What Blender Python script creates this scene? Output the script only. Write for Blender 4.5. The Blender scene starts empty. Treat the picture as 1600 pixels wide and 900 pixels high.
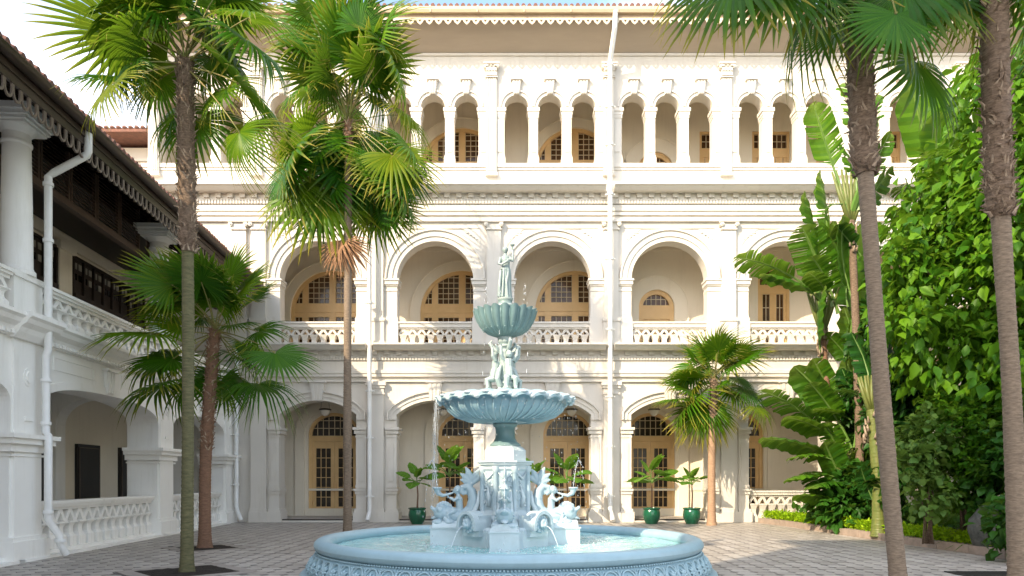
import bpy, bmesh, math, random
import numpy as np
from math import sin, cos, pi, radians, sqrt, atan2
from mathutils import Vector, Matrix, Euler, Quaternion

sc = bpy.context.scene
COL = sc.collection
R = random.Random(7)

# ------------------------------------------------------------------ camera
CAM_Z = 1.5
F = 1100.0
cd = bpy.data.cameras.new("camera"); cam = bpy.data.objects.new("camera", cd); COL.objects.link(cam)
cam.location = (0, 0, CAM_Z); cam.rotation_euler = (radians(90), 0, 0)
cd.sensor_width = 36; cd.lens = 36 * F / 1600; cd.shift_y = 298 / 1600
cd.clip_start = 0.05; cd.clip_end = 2000
sc.camera = cam
def P(px, py, Y):
    return Vector(((px - 800) / F * Y, Y, CAM_Z + (748 - py) / F * Y))

# ------------------------------------------------------------------ light
L = Vector((0.90, 1.0, -0.886)).normalized()
SUN_EL = math.asin(-L.z); SUN_ROT = atan2(-L.x, -L.y)
w = bpy.data.worlds.new("World"); sc.world = w; w.use_nodes = True
nt = w.node_tree; nt.nodes.clear()
wo = nt.nodes.new('ShaderNodeOutputWorld'); bg = nt.nodes.new('ShaderNodeBackground')
sky = nt.nodes.new('ShaderNodeTexSky'); sky.sky_type = 'NISHITA'; sky.sun_disc = False
sky.sun_elevation = SUN_EL; sky.sun_rotation = SUN_ROT % (2 * pi)
sky.air_density = 1.2; sky.dust_density = 2.0; sky.ozone_density = 1.0
tc = nt.nodes.new('ShaderNodeTexCoord'); mp = nt.nodes.new('ShaderNodeMapping'); mp.inputs['Scale'].default_value = (1, 1, 2.2)
nz = nt.nodes.new('ShaderNodeTexNoise'); nz.inputs['Scale'].default_value = 2.6; nz.inputs['Detail'].default_value = 6; nz.inputs['Roughness'].default_value = .55
rp = nt.nodes.new('ShaderNodeValToRGB'); rp.color_ramp.elements[0].position = .42; rp.color_ramp.elements[1].position = .72
mx = nt.nodes.new('ShaderNodeMix'); mx.data_type = 'RGBA'
mx.inputs[7].default_value = (6.4, 6.3, 6.4, 1)
nt.links.new(tc.outputs['Generated'], mp.inputs[0]); nt.links.new(mp.outputs[0], nz.inputs[0])
nt.links.new(nz.outputs[0], rp.inputs[0]); nt.links.new(rp.outputs[0], mx.inputs[0])
nt.links.new(sky.outputs[0], mx.inputs[6]); nt.links.new(mx.outputs[2], bg.inputs[0])
bg.inputs[1].default_value = 0.15
nt.links.new(bg.outputs[0], wo.inputs[0])
sd = bpy.data.lights.new("sun", 'SUN'); sun = bpy.data.objects.new("sun", sd); COL.objects.link(sun)
sd.energy = 2.25; sd.angle = radians(0.5); sd.color = (1.0, 0.83, 0.60)
sun.location = (-30, -30, 40); sun.rotation_euler = L.to_track_quat('-Z', 'Y').to_euler()
sc.view_settings.view_transform = 'Standard'; sc.view_settings.look = 'None'
sc.view_settings.exposure = 1.70; sc.view_settings.gamma = 1.0

# ------------------------------------------------------------------ materials
def newmat(name):
    m = bpy.data.materials.new(name); m.use_nodes = True
    n = m.node_tree; n.nodes.clear()
    o = n.nodes.new('ShaderNodeOutputMaterial'); b = n.nodes.new('ShaderNodeBsdfPrincipled')
    n.links.new(b.outputs[0], o.inputs[0])
    return m, n, b, o
def mixcol(n, fac, a, b):
    x = n.nodes.new('ShaderNodeMix'); x.data_type = 'RGBA'
    for s, v in ((0, fac), (6, a), (7, b)):
        if isinstance(v, (int, float)): x.inputs[s].default_value = v
        elif isinstance(v, tuple): x.inputs[s].default_value = (*v[:3], 1)
        else: n.links.new(v, x.inputs[s])
    return x.outputs[2]
def noise(n, scale, detail=4, rough=.6, coord='Object', stretch=None, vec=None):
    t = n.nodes.new('ShaderNodeTexNoise'); t.inputs['Scale'].default_value = scale
    t.inputs['Detail'].default_value = detail; t.inputs['Roughness'].default_value = rough
    c = n.nodes.new('ShaderNodeTexCoord'); src = vec or c.outputs[coord]
    if stretch:
        mpp = n.nodes.new('ShaderNodeMapping'); mpp.inputs['Scale'].default_value = stretch
        n.links.new(src, mpp.inputs[0]); src = mpp.outputs[0]
    n.links.new(src, t.inputs[0]); return t.outputs[0]
def ramp(n, fac, a, b, ca=(0, 0, 0), cb=(1, 1, 1)):
    r = n.nodes.new('ShaderNodeValToRGB'); e = r.color_ramp.elements
    e[0].position = a; e[1].position = b; e[0].color = (*ca, 1); e[1].color = (*cb, 1)
    n.links.new(fac, r.inputs[0]); return r.outputs[0]
def bump(n, b, h, strength=.3, dist=.01):
    x = n.nodes.new('ShaderNodeBump'); x.inputs['Strength'].default_value = strength; x.inputs['Distance'].default_value = dist
    n.links.new(h, x.inputs['Height']); n.links.new(x.outputs[0], b.inputs['Normal'])
def simple(name, c1, c2=None, rough=.6, scale=6, bs=.25, bd=.008, bscale=40, stretch=None, lo=.35, hi=.7, coord='Object', spec=.4):
    m, n, b, o = newmat(name)
    c2 = c2 or tuple(v * .8 for v in c1)
    f = ramp(n, noise(n, scale, 5, .65, coord, stretch), lo, hi)
    n.links.new(mixcol(n, f, c1, c2), b.inputs['Base Color'])
    b.inputs['Roughness'].default_value = rough; b.inputs['Specular IOR Level'].default_value = spec
    if bs: bump(n, b, noise(n, bscale, 4, .7, coord, stretch), bs, bd)
    return m
def stucco(name, c, stain, amt=.35):
    m, n, b, o = newmat(name)
    big = ramp(n, noise(n, .8, 5, .6), .4, .75)
    c0 = mixcol(n, big, c, tuple(v * .93 for v in c))
    st = ramp(n, noise(n, 1.6, 6, .75, 'Object', (2.2, 2.2, .22)), .52, .8)
    mm = n.nodes.new('ShaderNodeMath'); mm.operation = 'MULTIPLY'; n.links.new(st, mm.inputs[0]); mm.inputs[1].default_value = amt
    c1 = mixcol(n, mm.outputs[0], c0, stain)
    n.links.new(c1, b.inputs['Base Color']); b.inputs['Roughness'].default_value = .62
    b.inputs['Specular IOR Level'].default_value = .3
    bump(n, b, noise(n, 35, 5, .7), .25, .006)
    return m
M = {}
M['white'] = stucco('white_stucco', (.67, .63, .565), (.46, .40, .31), .5)
M['wingwhite'] = stucco('wing_white_stucco', (.86, .845, .80), (.58, .55, .48), .5)
M['cream'] = stucco('cream_wall', (.80, .73, .60), (.5, .43, .32), .3)
M['ceil'] = stucco('ceiling_plaster', (.76, .68, .56), (.5, .45, .36), .2)
M['tan'] = simple('tan_door_paint', (.74, .50, .24), (.66, .44, .20), .45, 3, .15, .004)
M['bars'] = simple('cream_glazing_bar', (.62, .50, .33), (.55, .44, .28), .5, 3, 0)
M['white2'] = simple('white_pipe_paint', (.80, .80, .78), (.72, .72, .69), .35, 3, .1, .003)
M['eave'] = simple('beige_eave_paint', (.60, .47, .32), (.54, .42, .29), .6, 2, .15, .004)
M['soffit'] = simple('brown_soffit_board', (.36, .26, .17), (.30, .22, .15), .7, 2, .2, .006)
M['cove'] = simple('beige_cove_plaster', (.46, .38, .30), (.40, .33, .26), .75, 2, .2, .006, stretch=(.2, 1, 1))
M['scal'] = simple('cream_valance_paint', (.60, .52, .40), (.52, .45, .34), .6, 4, .1, .004)
M['tile'] = simple('terracotta_roof_tile', (.22, .10, .07), (.13, .07, .055), .8, 5, .5, .02)
M['dark'] = simple('dark_brown_wood', (.030, .019, .013), (.018, .012, .009), .5, 8, .3, .005, stretch=(1, 1, 6))
M['brown'] = simple('brown_louvre_wood', (.12, .08, .058), (.07, .047, .035), .55, 6, .3, .005, stretch=(.3, 3, 8))
M['valance'] = simple('grey_brown_valance_paint', (.19, .15, .12), (.13, .10, .08), .6, 6, .2, .004)
M['gut'] = simple('dark_gutter_metal', (.055, .038, .030), (.035, .025, .02), .4, 3, .1, .004)
M['black'] = simple('black_door_paint', (.012, .011, .010), (.02, .018, .016), .35, 3, .1, .003)
M['bark'] = simple('grey_palm_bark', (.29, .22, .155), (.13, .095, .068), .85, 14, .6, .012, bscale=60, stretch=(1, 1, 5))
M['barkg'] = simple('mossy_palm_bark', (.17, .155, .075), (.075, .075, .035), .85, 9, .6, .012, bscale=60, stretch=(1, 1, 5))
M['barkr'] = simple('reddish_palm_bark', (.26, .14, .085), (.12, .07, .045), .85, 14, .6, .012, bscale=60, stretch=(1, 1, 5))
M['barkt'] = simple('tan_palm_bark', (.42, .27, .17), (.26, .16, .10), .85, 12, .6, .012, bscale=60, stretch=(1, 1, 5))
M['fibre'] = simple('palm_leaf_base_fibre', (.27, .19, .13), (.09, .06, .04), .9, 18, .8, .02, bscale=70, stretch=(1, 1, 3))
M['fibrel'] = simple('pale_leaf_base_stub', (.42, .33, .24), (.22, .15, .10), .85, 12, .5, .01)
M['soil'] = simple('dark_soil', (.028, .020, .014), (.015, .011, .008), .95, 9, 1.0, .03, 30)
M['kerb'] = simple('pinkish_stone_kerb', (.36, .28, .225), (.25, .20, .16), .75, 5, .5, .01)
M['pot'] = simple('green_glazed_ceramic', (.012, .11, .055), (.008, .07, .035), .16, 3, .1, .004, spec=.6)
M['rock'] = simple('grey_boulder', (.12, .12, .105), (.045, .05, .045), .9, 4, .9, .04, 14)
M['brass'] = simple('bronze_lamp_metal', (.05, .035, .022), (.03, .02, .015), .4, 4, 0)
M['border'] = simple('grey_stone_border', (.34, .30, .265), (.24, .215, .19), .7, 3, .4, .006)
M['grate'] = simple('dark_iron_grate', (.03, .028, .025), (.02, .02, .018), .6, 5, .2, .004)
M['join'] = simple('mortar_joint', (.15, .135, .12), (.10, .09, .08), .9, 4, .3, .005)
M['ground'] = simple('brown_earth', (.12, .10, .08), (.08, .07, .055), .95, 3, .6, .02)
def glassmat(name, c, rough=.12):
    m, n, b, o = newmat(name)
    f = ramp(n, noise(n, 3.0, 2, .5), .35, .7)
    n.links.new(mixcol(n, f, c, tuple(v * .5 for v in c)), b.inputs['Base Color'])
    b.inputs['Roughness'].default_value = rough; b.inputs['Specular IOR Level'].default_value = .3
    bump(n, b, noise(n, 1.5, 2, .5), .15, .02)
    return m
M['glassb'] = glassmat('brown_tinted_glass', (.12, .062, .03))
M['glassd'] = glassmat('dark_door_glass', (.045, .034, .024))
M['glassk'] = glassmat('black_window_glass', (.02, .018, .016))
M['lampglass'] = simple('frosted_lamp_glass', (.75, .72, .64), (.7, .67, .6), .25, 3, 0)
def tilemat(name, c1, c2, var):
    m, n, b, o = newmat(name)
    g = n.nodes.new('ShaderNodeNewGeometry'); oi = n.nodes.new('ShaderNodeObjectInfo')
    a = n.nodes.new('ShaderNodeMath'); a.operation = 'ADD'; n.links.new(g.outputs['Random Per Island'], a.inputs[0]); n.links.new(oi.outputs['Random'], a.inputs[1])
    fr = n.nodes.new('ShaderNodeMath'); fr.operation = 'FRACT'; n.links.new(a.outputs[0], fr.inputs[0])
    col = mixcol(n, fr.outputs[0], c1, c2)
    f = ramp(n, noise(n, 3.5, 6, .7), .45, .8)
    mm = n.nodes.new('ShaderNodeMath'); mm.operation = 'MULTIPLY'; n.links.new(f, mm.inputs[0]); mm.inputs[1].default_value = var
    n.links.new(mixcol(n, mm.outputs[0], col, tuple(v * .45 for v in c2)), b.inputs['Base Color'])
    b.inputs['Roughness'].default_value = .5
    bump(n, b, noise(n, 30, 5, .7), .4, .006); return m
M['paver'] = tilemat('light_stone_paver', (.47, .43, .385), (.325, .29, .255), .6)
M['paverd'] = tilemat('dark_stone_inset', (.10, .095, .092), (.16, .145, .13), .4)
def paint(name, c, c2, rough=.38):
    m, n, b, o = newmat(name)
    geo = n.nodes.new('ShaderNodeNewGeometry')
    pr = ramp(n, geo.outputs['Pointiness'], .46, .56)  # the darker second colour goes into the creases
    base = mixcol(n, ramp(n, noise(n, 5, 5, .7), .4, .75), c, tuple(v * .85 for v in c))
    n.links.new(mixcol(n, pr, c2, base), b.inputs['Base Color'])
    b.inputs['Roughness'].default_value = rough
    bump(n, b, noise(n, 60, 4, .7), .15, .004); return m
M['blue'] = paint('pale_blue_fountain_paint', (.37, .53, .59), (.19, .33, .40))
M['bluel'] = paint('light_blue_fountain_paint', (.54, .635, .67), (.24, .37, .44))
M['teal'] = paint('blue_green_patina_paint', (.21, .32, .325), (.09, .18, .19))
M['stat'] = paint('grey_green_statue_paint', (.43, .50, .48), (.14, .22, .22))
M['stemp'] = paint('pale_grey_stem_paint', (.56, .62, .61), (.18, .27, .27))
# water
m, n, b, o = newmat('turquoise_water')
foam = ramp(n, noise(n, 2.2, 7, .7), .42, .60)
fine = ramp(n, noise(n, 14, 5, .75), .50, .62)
fm = n.nodes.new('ShaderNodeMath'); fm.operation = 'MULTIPLY'; n.links.new(foam, fm.inputs[0]); n.links.new(fine, fm.inputs[1])
c0 = mixcol(n, ramp(n, noise(n, 1.4, 4, .6), .35, .7), (.30, .60, .62), (.44, .70, .70))
n.links.new(mixcol(n, fm.outputs[0], c0, (.82, .84, .80)), b.inputs['Base Color'])
b.inputs['Roughness'].default_value = .10; b.inputs['Specular IOR Level'].default_value = .5
bump(n, b, noise(n, 9, 5, .65), .55, .03); M['water'] = m
m, n, b, o = newmat('splashing_water')
b.inputs['Base Color'].default_value = (.9, .95, 1, 1); b.inputs['Roughness'].default_value = .05
b.inputs['Transmission Weight'].default_value = .55; b.inputs['IOR'].default_value = 1.33; M['jet'] = m
def leafmat(name, cols, tip=None, trans=.4, rough=.42, veins=None, midrib=None):
    """cols: dark, mid, light. uv.x runs from the base of the blade (0) to the tip (1)."""
    m, n, b, o = newmat(name)
    g = n.nodes.new('ShaderNodeNewGeometry'); oi = n.nodes.new('ShaderNodeObjectInfo')
    a = n.nodes.new('ShaderNodeMath'); a.operation = 'MULTIPLY_ADD'
    n.links.new(oi.outputs['Random'], a.inputs[0]); a.inputs[1].default_value = .55
    h = n.nodes.new('ShaderNodeMath'); h.operation = 'MULTIPLY'; n.links.new(g.outputs['Random Per Island'], h.inputs[0]); h.inputs[1].default_value = .45
    n.links.new(h.outputs[0], a.inputs[2])
    r = n.nodes.new('ShaderNodeValToRGB'); e = r.color_ramp.elements; e[0].color = (*cols[0], 1); e[1].color = (*cols[2], 1)
    e.new(.5).color = (*cols[1], 1); n.links.new(a.outputs[0], r.inputs[0]); col = r.outputs[0]
    uv = n.nodes.new('ShaderNodeUVMap'); sx = n.nodes.new('ShaderNodeSeparateXYZ'); n.links.new(uv.outputs[0], sx.inputs[0])
    if tip:
        col = mixcol(n, ramp(n, sx.outputs[0], .72, 1.0), col, tip)
    if midrib:
        col = mixcol(n, ramp(n, sx.outputs[1], .0, .09, (1, 1, 1), (0, 0, 0)), col, midrib)
    n.links.new(col, b.inputs['Base Color']); b.inputs['Roughness'].default_value = rough; b.inputs['Specular IOR Level'].default_value = .16
    t = n.nodes.new('ShaderNodeBsdfTranslucent')
    lit = mixcol(n, .30, col, (.36, .50, .04)); n.links.new(lit, t.inputs[0])
    ms = n.nodes.new('ShaderNodeMixShader'); ms.inputs[0].default_value = trans
    n.links.new(b.outputs[0], ms.inputs[1]); n.links.new(t.outputs[0], ms.inputs[2]); n.links.new(ms.outputs[0], o.inputs[0])
    if veins:
        wv = n.nodes.new('ShaderNodeTexWave'); wv.inputs['Scale'].default_value = veins; wv.bands_direction = 'X'
        n.links.new(uv.outputs[0], wv.inputs[0]); bump(n, b, wv.outputs[0], .35, .01)
    return m
M['palm'] = leafmat('palm_leaf_green', ((.012, .06, .003), (.045, .145, .004), (.16, .26, .008)), (.34, .27, .04), .38, .38)
M['palmd'] = leafmat('deep_palm_leaf_green', ((.010, .06, .004), (.030, .12, .005), (.08, .19, .008)), (.16, .19, .03), .28, .38)
M['palmy'] = leafmat('yellowish_palm_leaf', ((.035, .09, .004), (.10, .17, .006), (.24, .27, .012)), (.46, .36, .07), .45)
M['dead'] = simple('dead_palm_leaf', (.30, .165, .085), (.17, .09, .05), .9, 8, .3, .005)
M['stem'] = simple('palm_leaf_stalk', (.22, .26, .07), (.26, .18, .07), .5, 5, .1, .003)
M['banana'] = leafmat('broad_tropical_leaf', ((.018, .085, .008), (.045, .15, .010), (.12, .26, .016)), (.16, .24, .04), .42, .3, 70, (.30, .42, .12))
M['bananad'] = leafmat('dark_broad_tropical_leaf', ((.008, .05, .008), (.018, .085, .010), (.05, .14, .014)), None, .25, .3, 70, (.16, .28, .08))
M['paddle'] = leafmat('bright_potted_leaf', ((.06, .17, .02), (.10, .25, .025), (.20, .36, .04)), None, .45, .3, 40, (.28, .42, .1))
M['tree'] = leafmat('bright_tree_leaf', ((.010, .055, .004), (.042, .135, .007), (.16, .32, .014)), None, .42, .42)
M['shrub'] = leafmat('dark_shrub_leaf', ((.010, .052, .008), (.028, .10, .012), (.07, .19, .02)), None, .3, .4)
M['varieg'] = leafmat('olive_shrub_leaf', ((.06, .14, .03), (.13, .22, .04), (.28, .32, .12)), None, .35, .4)
M['lime'] = leafmat('lime_ground_cover', ((.16, .34, .01), (.34, .55, .015), (.58, .70, .03)), None, .4, .5)
M['fanbase'] = simple('yellow_green_stalk_fan', (.10, .14, .03), (.17, .17, .05), .45, 4, .2, .006, stretch=(6, 6, 1))
M['gstem'] = simple('green_stalk', (.09, .19, .03), (.15, .24, .06), .4, 4, .1, .004)

# ------------------------------------------------------------------ mesh builder
class MB:
    def __init__(s): s.v = []; s.f = []; s.m = []; s.uv = None
    def add(s, vs, fs, mi=0):
        k = len(s.v); s.v += [tuple(v) for v in vs]
        for f in fs: s.f.append(tuple(i + k for i in f)); s.m.append(mi)
    def box(s, x0, x1, y0, y1, z0, z1, mi=0, taper=0):
        t = taper
        vs = [(x0, y0, z0), (x1, y0, z0), (x1, y1, z0), (x0, y1, z0), (x0 + t, y0 + t, z1), (x1 - t, y0 + t, z1), (x1 - t, y1 - t, z1), (x0 + t, y1 - t, z1)]
        s.add(vs, [(0, 3, 2, 1), (4, 5, 6, 7), (0, 1, 5, 4), (1, 2, 6, 5), (2, 3, 7, 6), (3, 0, 4, 7)], mi)
    def quad(s, a, b, c, d, mi=0): s.add([a, b, c, d], [(0, 1, 2, 3)], mi)
    def prism_x(s, prof, x0, x1, mi=0):
        """closed (y,z) outline run along x"""
        n = len(prof); vs = [(x0, y, z) for y, z in prof] + [(x1, y, z) for y, z in prof]
        fs = [(i, (i + 1) % n, n + (i + 1) % n, n + i) for i in range(n)] + [tuple(range(n))[::-1], tuple(range(n, 2 * n))]
        s.add(vs, fs, mi)
    def prism_y(s, prof, y0, y1, mi=0):
        """closed (x,z) outline run along y"""
        n = len(prof); vs = [(x, y0, z) for x, z in prof] + [(x, y1, z) for x, z in prof]
        fs = [(i, n + i, n + (i + 1) % n, (i + 1) % n) for i in range(n)] + [tuple(range(n)), tuple(range(n, 2 * n))[::-1]]
        s.add(vs, fs, mi)
    def tube(s, pts, rad, n=8, mi=0, cap=True, sx=1.0):
        pts = [Vector(p) for p in pts]
        if not hasattr(rad, '__len__'): rad = [rad] * len(pts)
        rings = []; up = Vector((0, 0, 1)); prev = None
        for i, p in enumerate(pts):
            t = (pts[min(i + 1, len(pts) - 1)] - pts[max(i - 1, 0)]).normalized()
            if prev is None:
                a = t.cross(up)
                if a.length < .1: a = t.cross(Vector((0, 1, 0)))
                a.normalize()
            else:
                a = (prev - t * prev.dot(t)).normalized()
            prev = a; bb = t.cross(a)
            rings.append([p + (a * cos(2 * pi * k / n) * sx + bb * sin(2 * pi * k / n)) * rad[i] for k in range(n)])
        vs = [v for r in rings for v in r]; fs = []
        for i in range(len(pts) - 1):
            for k in range(n): fs.append((i * n + k, i * n + (k + 1) % n, (i + 1) * n + (k + 1) % n, (i + 1) * n + k))
        if cap: fs.append(tuple(range(n))[::-1]); fs.append(tuple((len(pts) - 1) * n + k for k in range(n)))
        s.add(vs, fs, mi)
    def lathe(s, prof, n=32, c=(0, 0), mod=None, mi=0, cap=True, zmod=None, a0=0, square=False):
        vs = []
        for j, (r, z) in enumerate(prof):
            for k in range(n):
                a = a0 + 2 * pi * k / n
                rr = r * (mod(a, j, r) if mod else 1); zz = z + (zmod(a, j, r) if zmod else 0)
                vs.append((c[0] + rr * cos(a), c[1] + rr * sin(a), zz))
        fs = []
        for j in range(len(prof) - 1):
            for k in range(n): fs.append((j * n + k, j * n + (k + 1) % n, (j + 1) * n + (k + 1) % n, (j + 1) * n + k))
        if cap: fs.append(tuple(range(n))[::-1]); fs.append(tuple((len(prof) - 1) * n + k for k in range(n)))
        s.add(vs, fs, mi)
    def ball(s, c, r, n=10, rot=None, mi=0):
        c = Vector(c); r = (r, r, r) if not hasattr(r, '__len__') else r
        q = Euler(rot).to_matrix() if rot else None; vs = []
        for j in range(1, n):
            t = pi * j / n
            for k in range(2 * n):
                p = 2 * pi * k / (2 * n); v = Vector((r[0] * sin(t) * cos(p), r[1] * sin(t) * sin(p), r[2] * cos(t)))
                vs.append(c + (q @ v if q else v))
        m2 = 2 * n; fs = []
        for j in range(n - 2):
            for k in range(m2): fs.append((j * m2 + k, (j + 1) * m2 + k, (j + 1) * m2 + (k + 1) % m2, j * m2 + (k + 1) % m2))
        top = Vector((0, 0, r[2])); vs.append(c + (q @ top if q else top)); vs.append(c - (q @ top if q else top))
        ti = len(vs) - 2
        for k in range(m2): fs.append((ti, k, (k + 1) % m2)); fs.append((ti + 1, (n - 2) * m2 + (k + 1) % m2, (n - 2) * m2 + k))
        s.add(vs, fs, mi)
    def loft(s, secs, n=24, fold=0, nf=9, mi=0):
        """secs: (z, cx, cy, rx, ry[, foldscale])"""
        vs = []
        for sec in secs:
            z, cx, cy, rx, ry = sec[:5]; fs_ = sec[5] if len(sec) > 5 else 1
            for k in range(n):
                a = 2 * pi * k / n; q = 1 + fold * fs_ * sin(nf * a + z * 6)
                vs.append((cx + rx * cos(a) * q, cy + ry * sin(a) * q, z))
        m = len(secs); fs = []
        for j in range(m - 1):
            for k in range(n): fs.append((j * n + k, j * n + (k + 1) % n, (j + 1) * n + (k + 1) % n, (j + 1) * n + k))
        fs.append(tuple(range(n))[::-1]); fs.append(tuple((m - 1) * n + k for k in range(n)))
        s.add(vs, fs, mi)
    def mesh(s, name, mats, smooth=0, recalc=True):
        me = bpy.data.meshes.new(name); me.from_pydata(s.v, [], s.f)
        if not isinstance(mats, (list, tuple)): mats = [mats]
        for m_ in mats: me.materials.append(m_)
        if len(mats) > 1: me.polygons.foreach_set('material_index', s.m)
        if recalc and len(s.f) < 60000:
            bm = bmesh.new(); bm.from_mesh(me); bmesh.ops.recalc_face_normals(bm, faces=bm.faces); bm.to_mesh(me); bm.free()
        if s.uv is not None:
            ul = me.uv_layers.new(name='UVMap'); li = np.zeros(len(me.loops), dtype=np.int32); me.loops.foreach_get('vertex_index', li)
            ul.data.foreach_set('uv', np.array(s.uv, dtype=np.float32)[li].ravel())
        if smooth:
            me.polygons.foreach_set('use_smooth', [True] * len(me.polygons))
            if smooth < 180: me.set_sharp_from_angle(angle=radians(smooth))
        me.update(); return me
    def build(s, name, mats, parent=None, smooth=0, loc=None, recalc=True):
        return link(name, s.mesh(name, mats, smooth, recalc), parent, loc)
def link(name, me, parent=None, loc=None, rot=None, scale=None):
    o = bpy.data.objects.new(name, me); COL.objects.link(o)
    if parent: o.parent = parent
    if loc is not None: o.location = loc
    if rot is not None: o.rotation_euler = rot
    if scale is not None: o.scale = scale if hasattr(scale, '__len__') else (scale,) * 3
    return o
def tag(o, label=None, cat=None, group=None, kind=None):
    if label: o['label'] = label
    if cat: o['category'] = cat
    if group: o['group'] = group
    if kind: o['kind'] = kind
    return o
def thing(name, label, cat, loc=(0, 0, 0), rz=0, group=None):
    o = bpy.data.objects.new(name, None); COL.objects.link(o); o.location = loc; o.rotation_euler = (0, 0, rz)
    o.empty_display_size = .3
    return tag(o, label, cat, group)
def organic(mb, name, mat, voxel=.008, smooth_iter=2):
    """fuse overlapping volumes into one continuous skin"""
    me = mb.mesh(name + '_raw', mat); o = bpy.data.objects.new('tmp', me); COL.objects.link(o)
    r = o.modifiers.new('r', 'REMESH'); r.mode = 'VOXEL'; r.voxel_size = voxel; r.use_smooth_shade = True
    if smooth_iter:
        s_ = o.modifiers.new('s', 'SMOOTH'); s_.iterations = smooth_iter; s_.factor = .5
    dg = bpy.context.evaluated_depsgraph_get(); ev = o.evaluated_get(dg)
    out = bpy.data.meshes.new_from_object(ev); out.name = name
    out.materials.clear(); out.materials.append(mat)
    out.polygons.foreach_set('use_smooth', [True] * len(out.polygons))
    bpy.data.objects.remove(o); bpy.data.meshes.remove(me); return out

# arches ------------------------------------------------------------
def arch_pts(cx, hw, zs, rise, n=24, kind='circ'):
    pts = []
    if kind == 'seg' and rise < hw * .98:
        rad = (hw * hw + rise * rise) / (2 * rise); zc = zs + rise - rad; a = math.asin(hw / rad)
        for i in range(n + 1):
            t = -a + 2 * a * i / n; pts.append((cx + rad * sin(t), zc + rad * cos(t)))
    elif kind == 'sup':
        for i in range(n + 1):
            t = pi - pi * i / n; c_, s_ = cos(t), sin(t)
            pts.append((cx + hw * math.copysign(abs(c_) ** .8, c_), zs + rise * abs(s_) ** .8))
    else:
        for i in range(n + 1):
            t = pi - pi * i / n; pts.append((cx + hw * cos(t), zs + rise * sin(t)))
    return pts
def arch_slab(mb, x0, x1, z0, z1, y0, y1, cx, hw, zs, rise, kind='circ', n=24, sides=False, top=True):
    pts = arch_pts(cx, hw, zs, rise, n, kind); xl, xr = cx - hw, cx + hw
    for (a, b_) in ((x0, xl), (xr, x1)):
        if b_ - a > 1e-4:
            for y in (y0, y1): mb.quad((a, y, z0), (b_, y, z0), (b_, y, z1), (a, y, z1))
    for i in range(n):
        (xa, za), (xb, zb) = pts[i], pts[i + 1]
        for y in (y0, y1): mb.quad((xa, y, za), (xb, y, zb), (xb, y, z1), (xa, y, z1))
        mb.quad((xa, y0, za), (xb, y0, zb), (xb, y1, zb), (xa, y1, za))
    for x in (xl, xr):
        if zs > z0: mb.quad((x, y0, z0), (x, y1, z0), (x, y1, zs), (x, y0, zs))
    if top: mb.quad((x0, y0, z1), (x1, y0, z1), (x1, y1, z1), (x0, y1, z1))
    if sides:
        for x in (x0, x1): mb.quad((x, y0, z0), (x, y1, z0), (x, y1, z1), (x, y0, z1))
def sweep_arch(mb, pts, rin, rout, y0, y1, legs=None):
    """ring of radial width rin..rout following the arch, faces at y0 (front) .. y1"""
    ps = [Vector((x, 0, z)) for x, z in pts]
    if legs is not None: ps = [Vector((ps[0].x, 0, legs))] + ps + [Vector((ps[-1].x, 0, legs))]
    out = []
    for i, p in enumerate(ps):
        t = (ps[min(i + 1, len(ps) - 1)] - ps[max(i - 1, 0)]).normalized()
        if legs is not None and i in (0, len(ps) - 1): t = Vector((0, 0, 1 if i == 0 else -1))
        nrm = Vector((-t.z, 0, t.x)); out.append((p + nrm * rin, p + nrm * rout))
    vs = []
    for a, b_ in out: vs += [(a.x, y0, a.z), (b_.x, y0, b_.z), (b_.x, y1, b_.z), (a.x, y1, a.z)]
    fs = []
    for i in range(len(out) - 1):
        for k in range(4): fs.append((4 * i + k, 4 * i + (k + 1) % 4, 4 * i + 4 + (k + 1) % 4, 4 * i + 4 + k))
    fs += [(0, 1, 2, 3), tuple(4 * (len(out) - 1) + k for k in (3, 2, 1, 0))]
    mb.add(vs, fs)
def keystone(mb, cx, zb, zt, wb, wt, y):
    mb.prism_y([(cx - wb, zb), (cx + wb, zb), (cx + wt, zt - .06), (cx - wt, zt - .06)], y, .02)
    for k in (-1, 0, 1):   # flutes stand proud
        mb.prism_y([(cx + k * wb * .62 - wb * .17, zb + .02), (cx + k * wb * .62 + wb * .17, zb + .02), (cx + k * wt * .62 + wt * .17, zt - .08), (cx + k * wt * .62 - wt * .17, zt - .08)], y - .025, y)
    mb.box(cx - wt - .05, cx + wt + .05, y - .06, .02, zt - .06, zt)
def stacked(mb, x0, x1, ylist, yb):
    """mouldings: list of (z0,z1,protrusion,sideprotrusion)"""
    for z0, z1, p, q in ylist: mb.box(x0 - q, x1 + q, -p, yb, z0, z1)
def piece(name, me, parent, locs, rots=None):
    for i, l in enumerate(locs):
        link(name, me, parent, l, rots[i] if rots else None)

# ================================================================== GROUND
gm = MB(); gm.box(-120, 120, -60, 200, -.6, -.06); tag(gm.build('ground', M['ground']), kind='structure')
pv = thing('courtyard_paving', 'courtyard paving of light stone pavers with small dark insets', 'paving'); del pv['category']; del pv['label']
tag(pv, kind='structure')
bd = MB(); bd.box(-10.6, 9.6, -8, 24.6, -.06, -.016); tag(bd.build('mortar_bed', M['join'], pv))
T = .31; cl = .075
def octo(mb, cx, cy, z, tilt=0):
    h = T / 2 - .006; c = cl
    o8 = [(-h + c, -h), (h - c, -h), (h, -h + c), (h, h - c), (h - c, h), (-h + c, h), (-h, h - c), (-h, -h + c)]
    vs = [(cx + x, cy + y, z) for x, y in o8] + [(cx + x, cy + y, z - .02) for x, y in o8]
    mb.add(vs, [tuple(range(8))] + [(i, i + 8, (i + 1) % 8 + 8, (i + 1) % 8) for i in range(8)])
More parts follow.
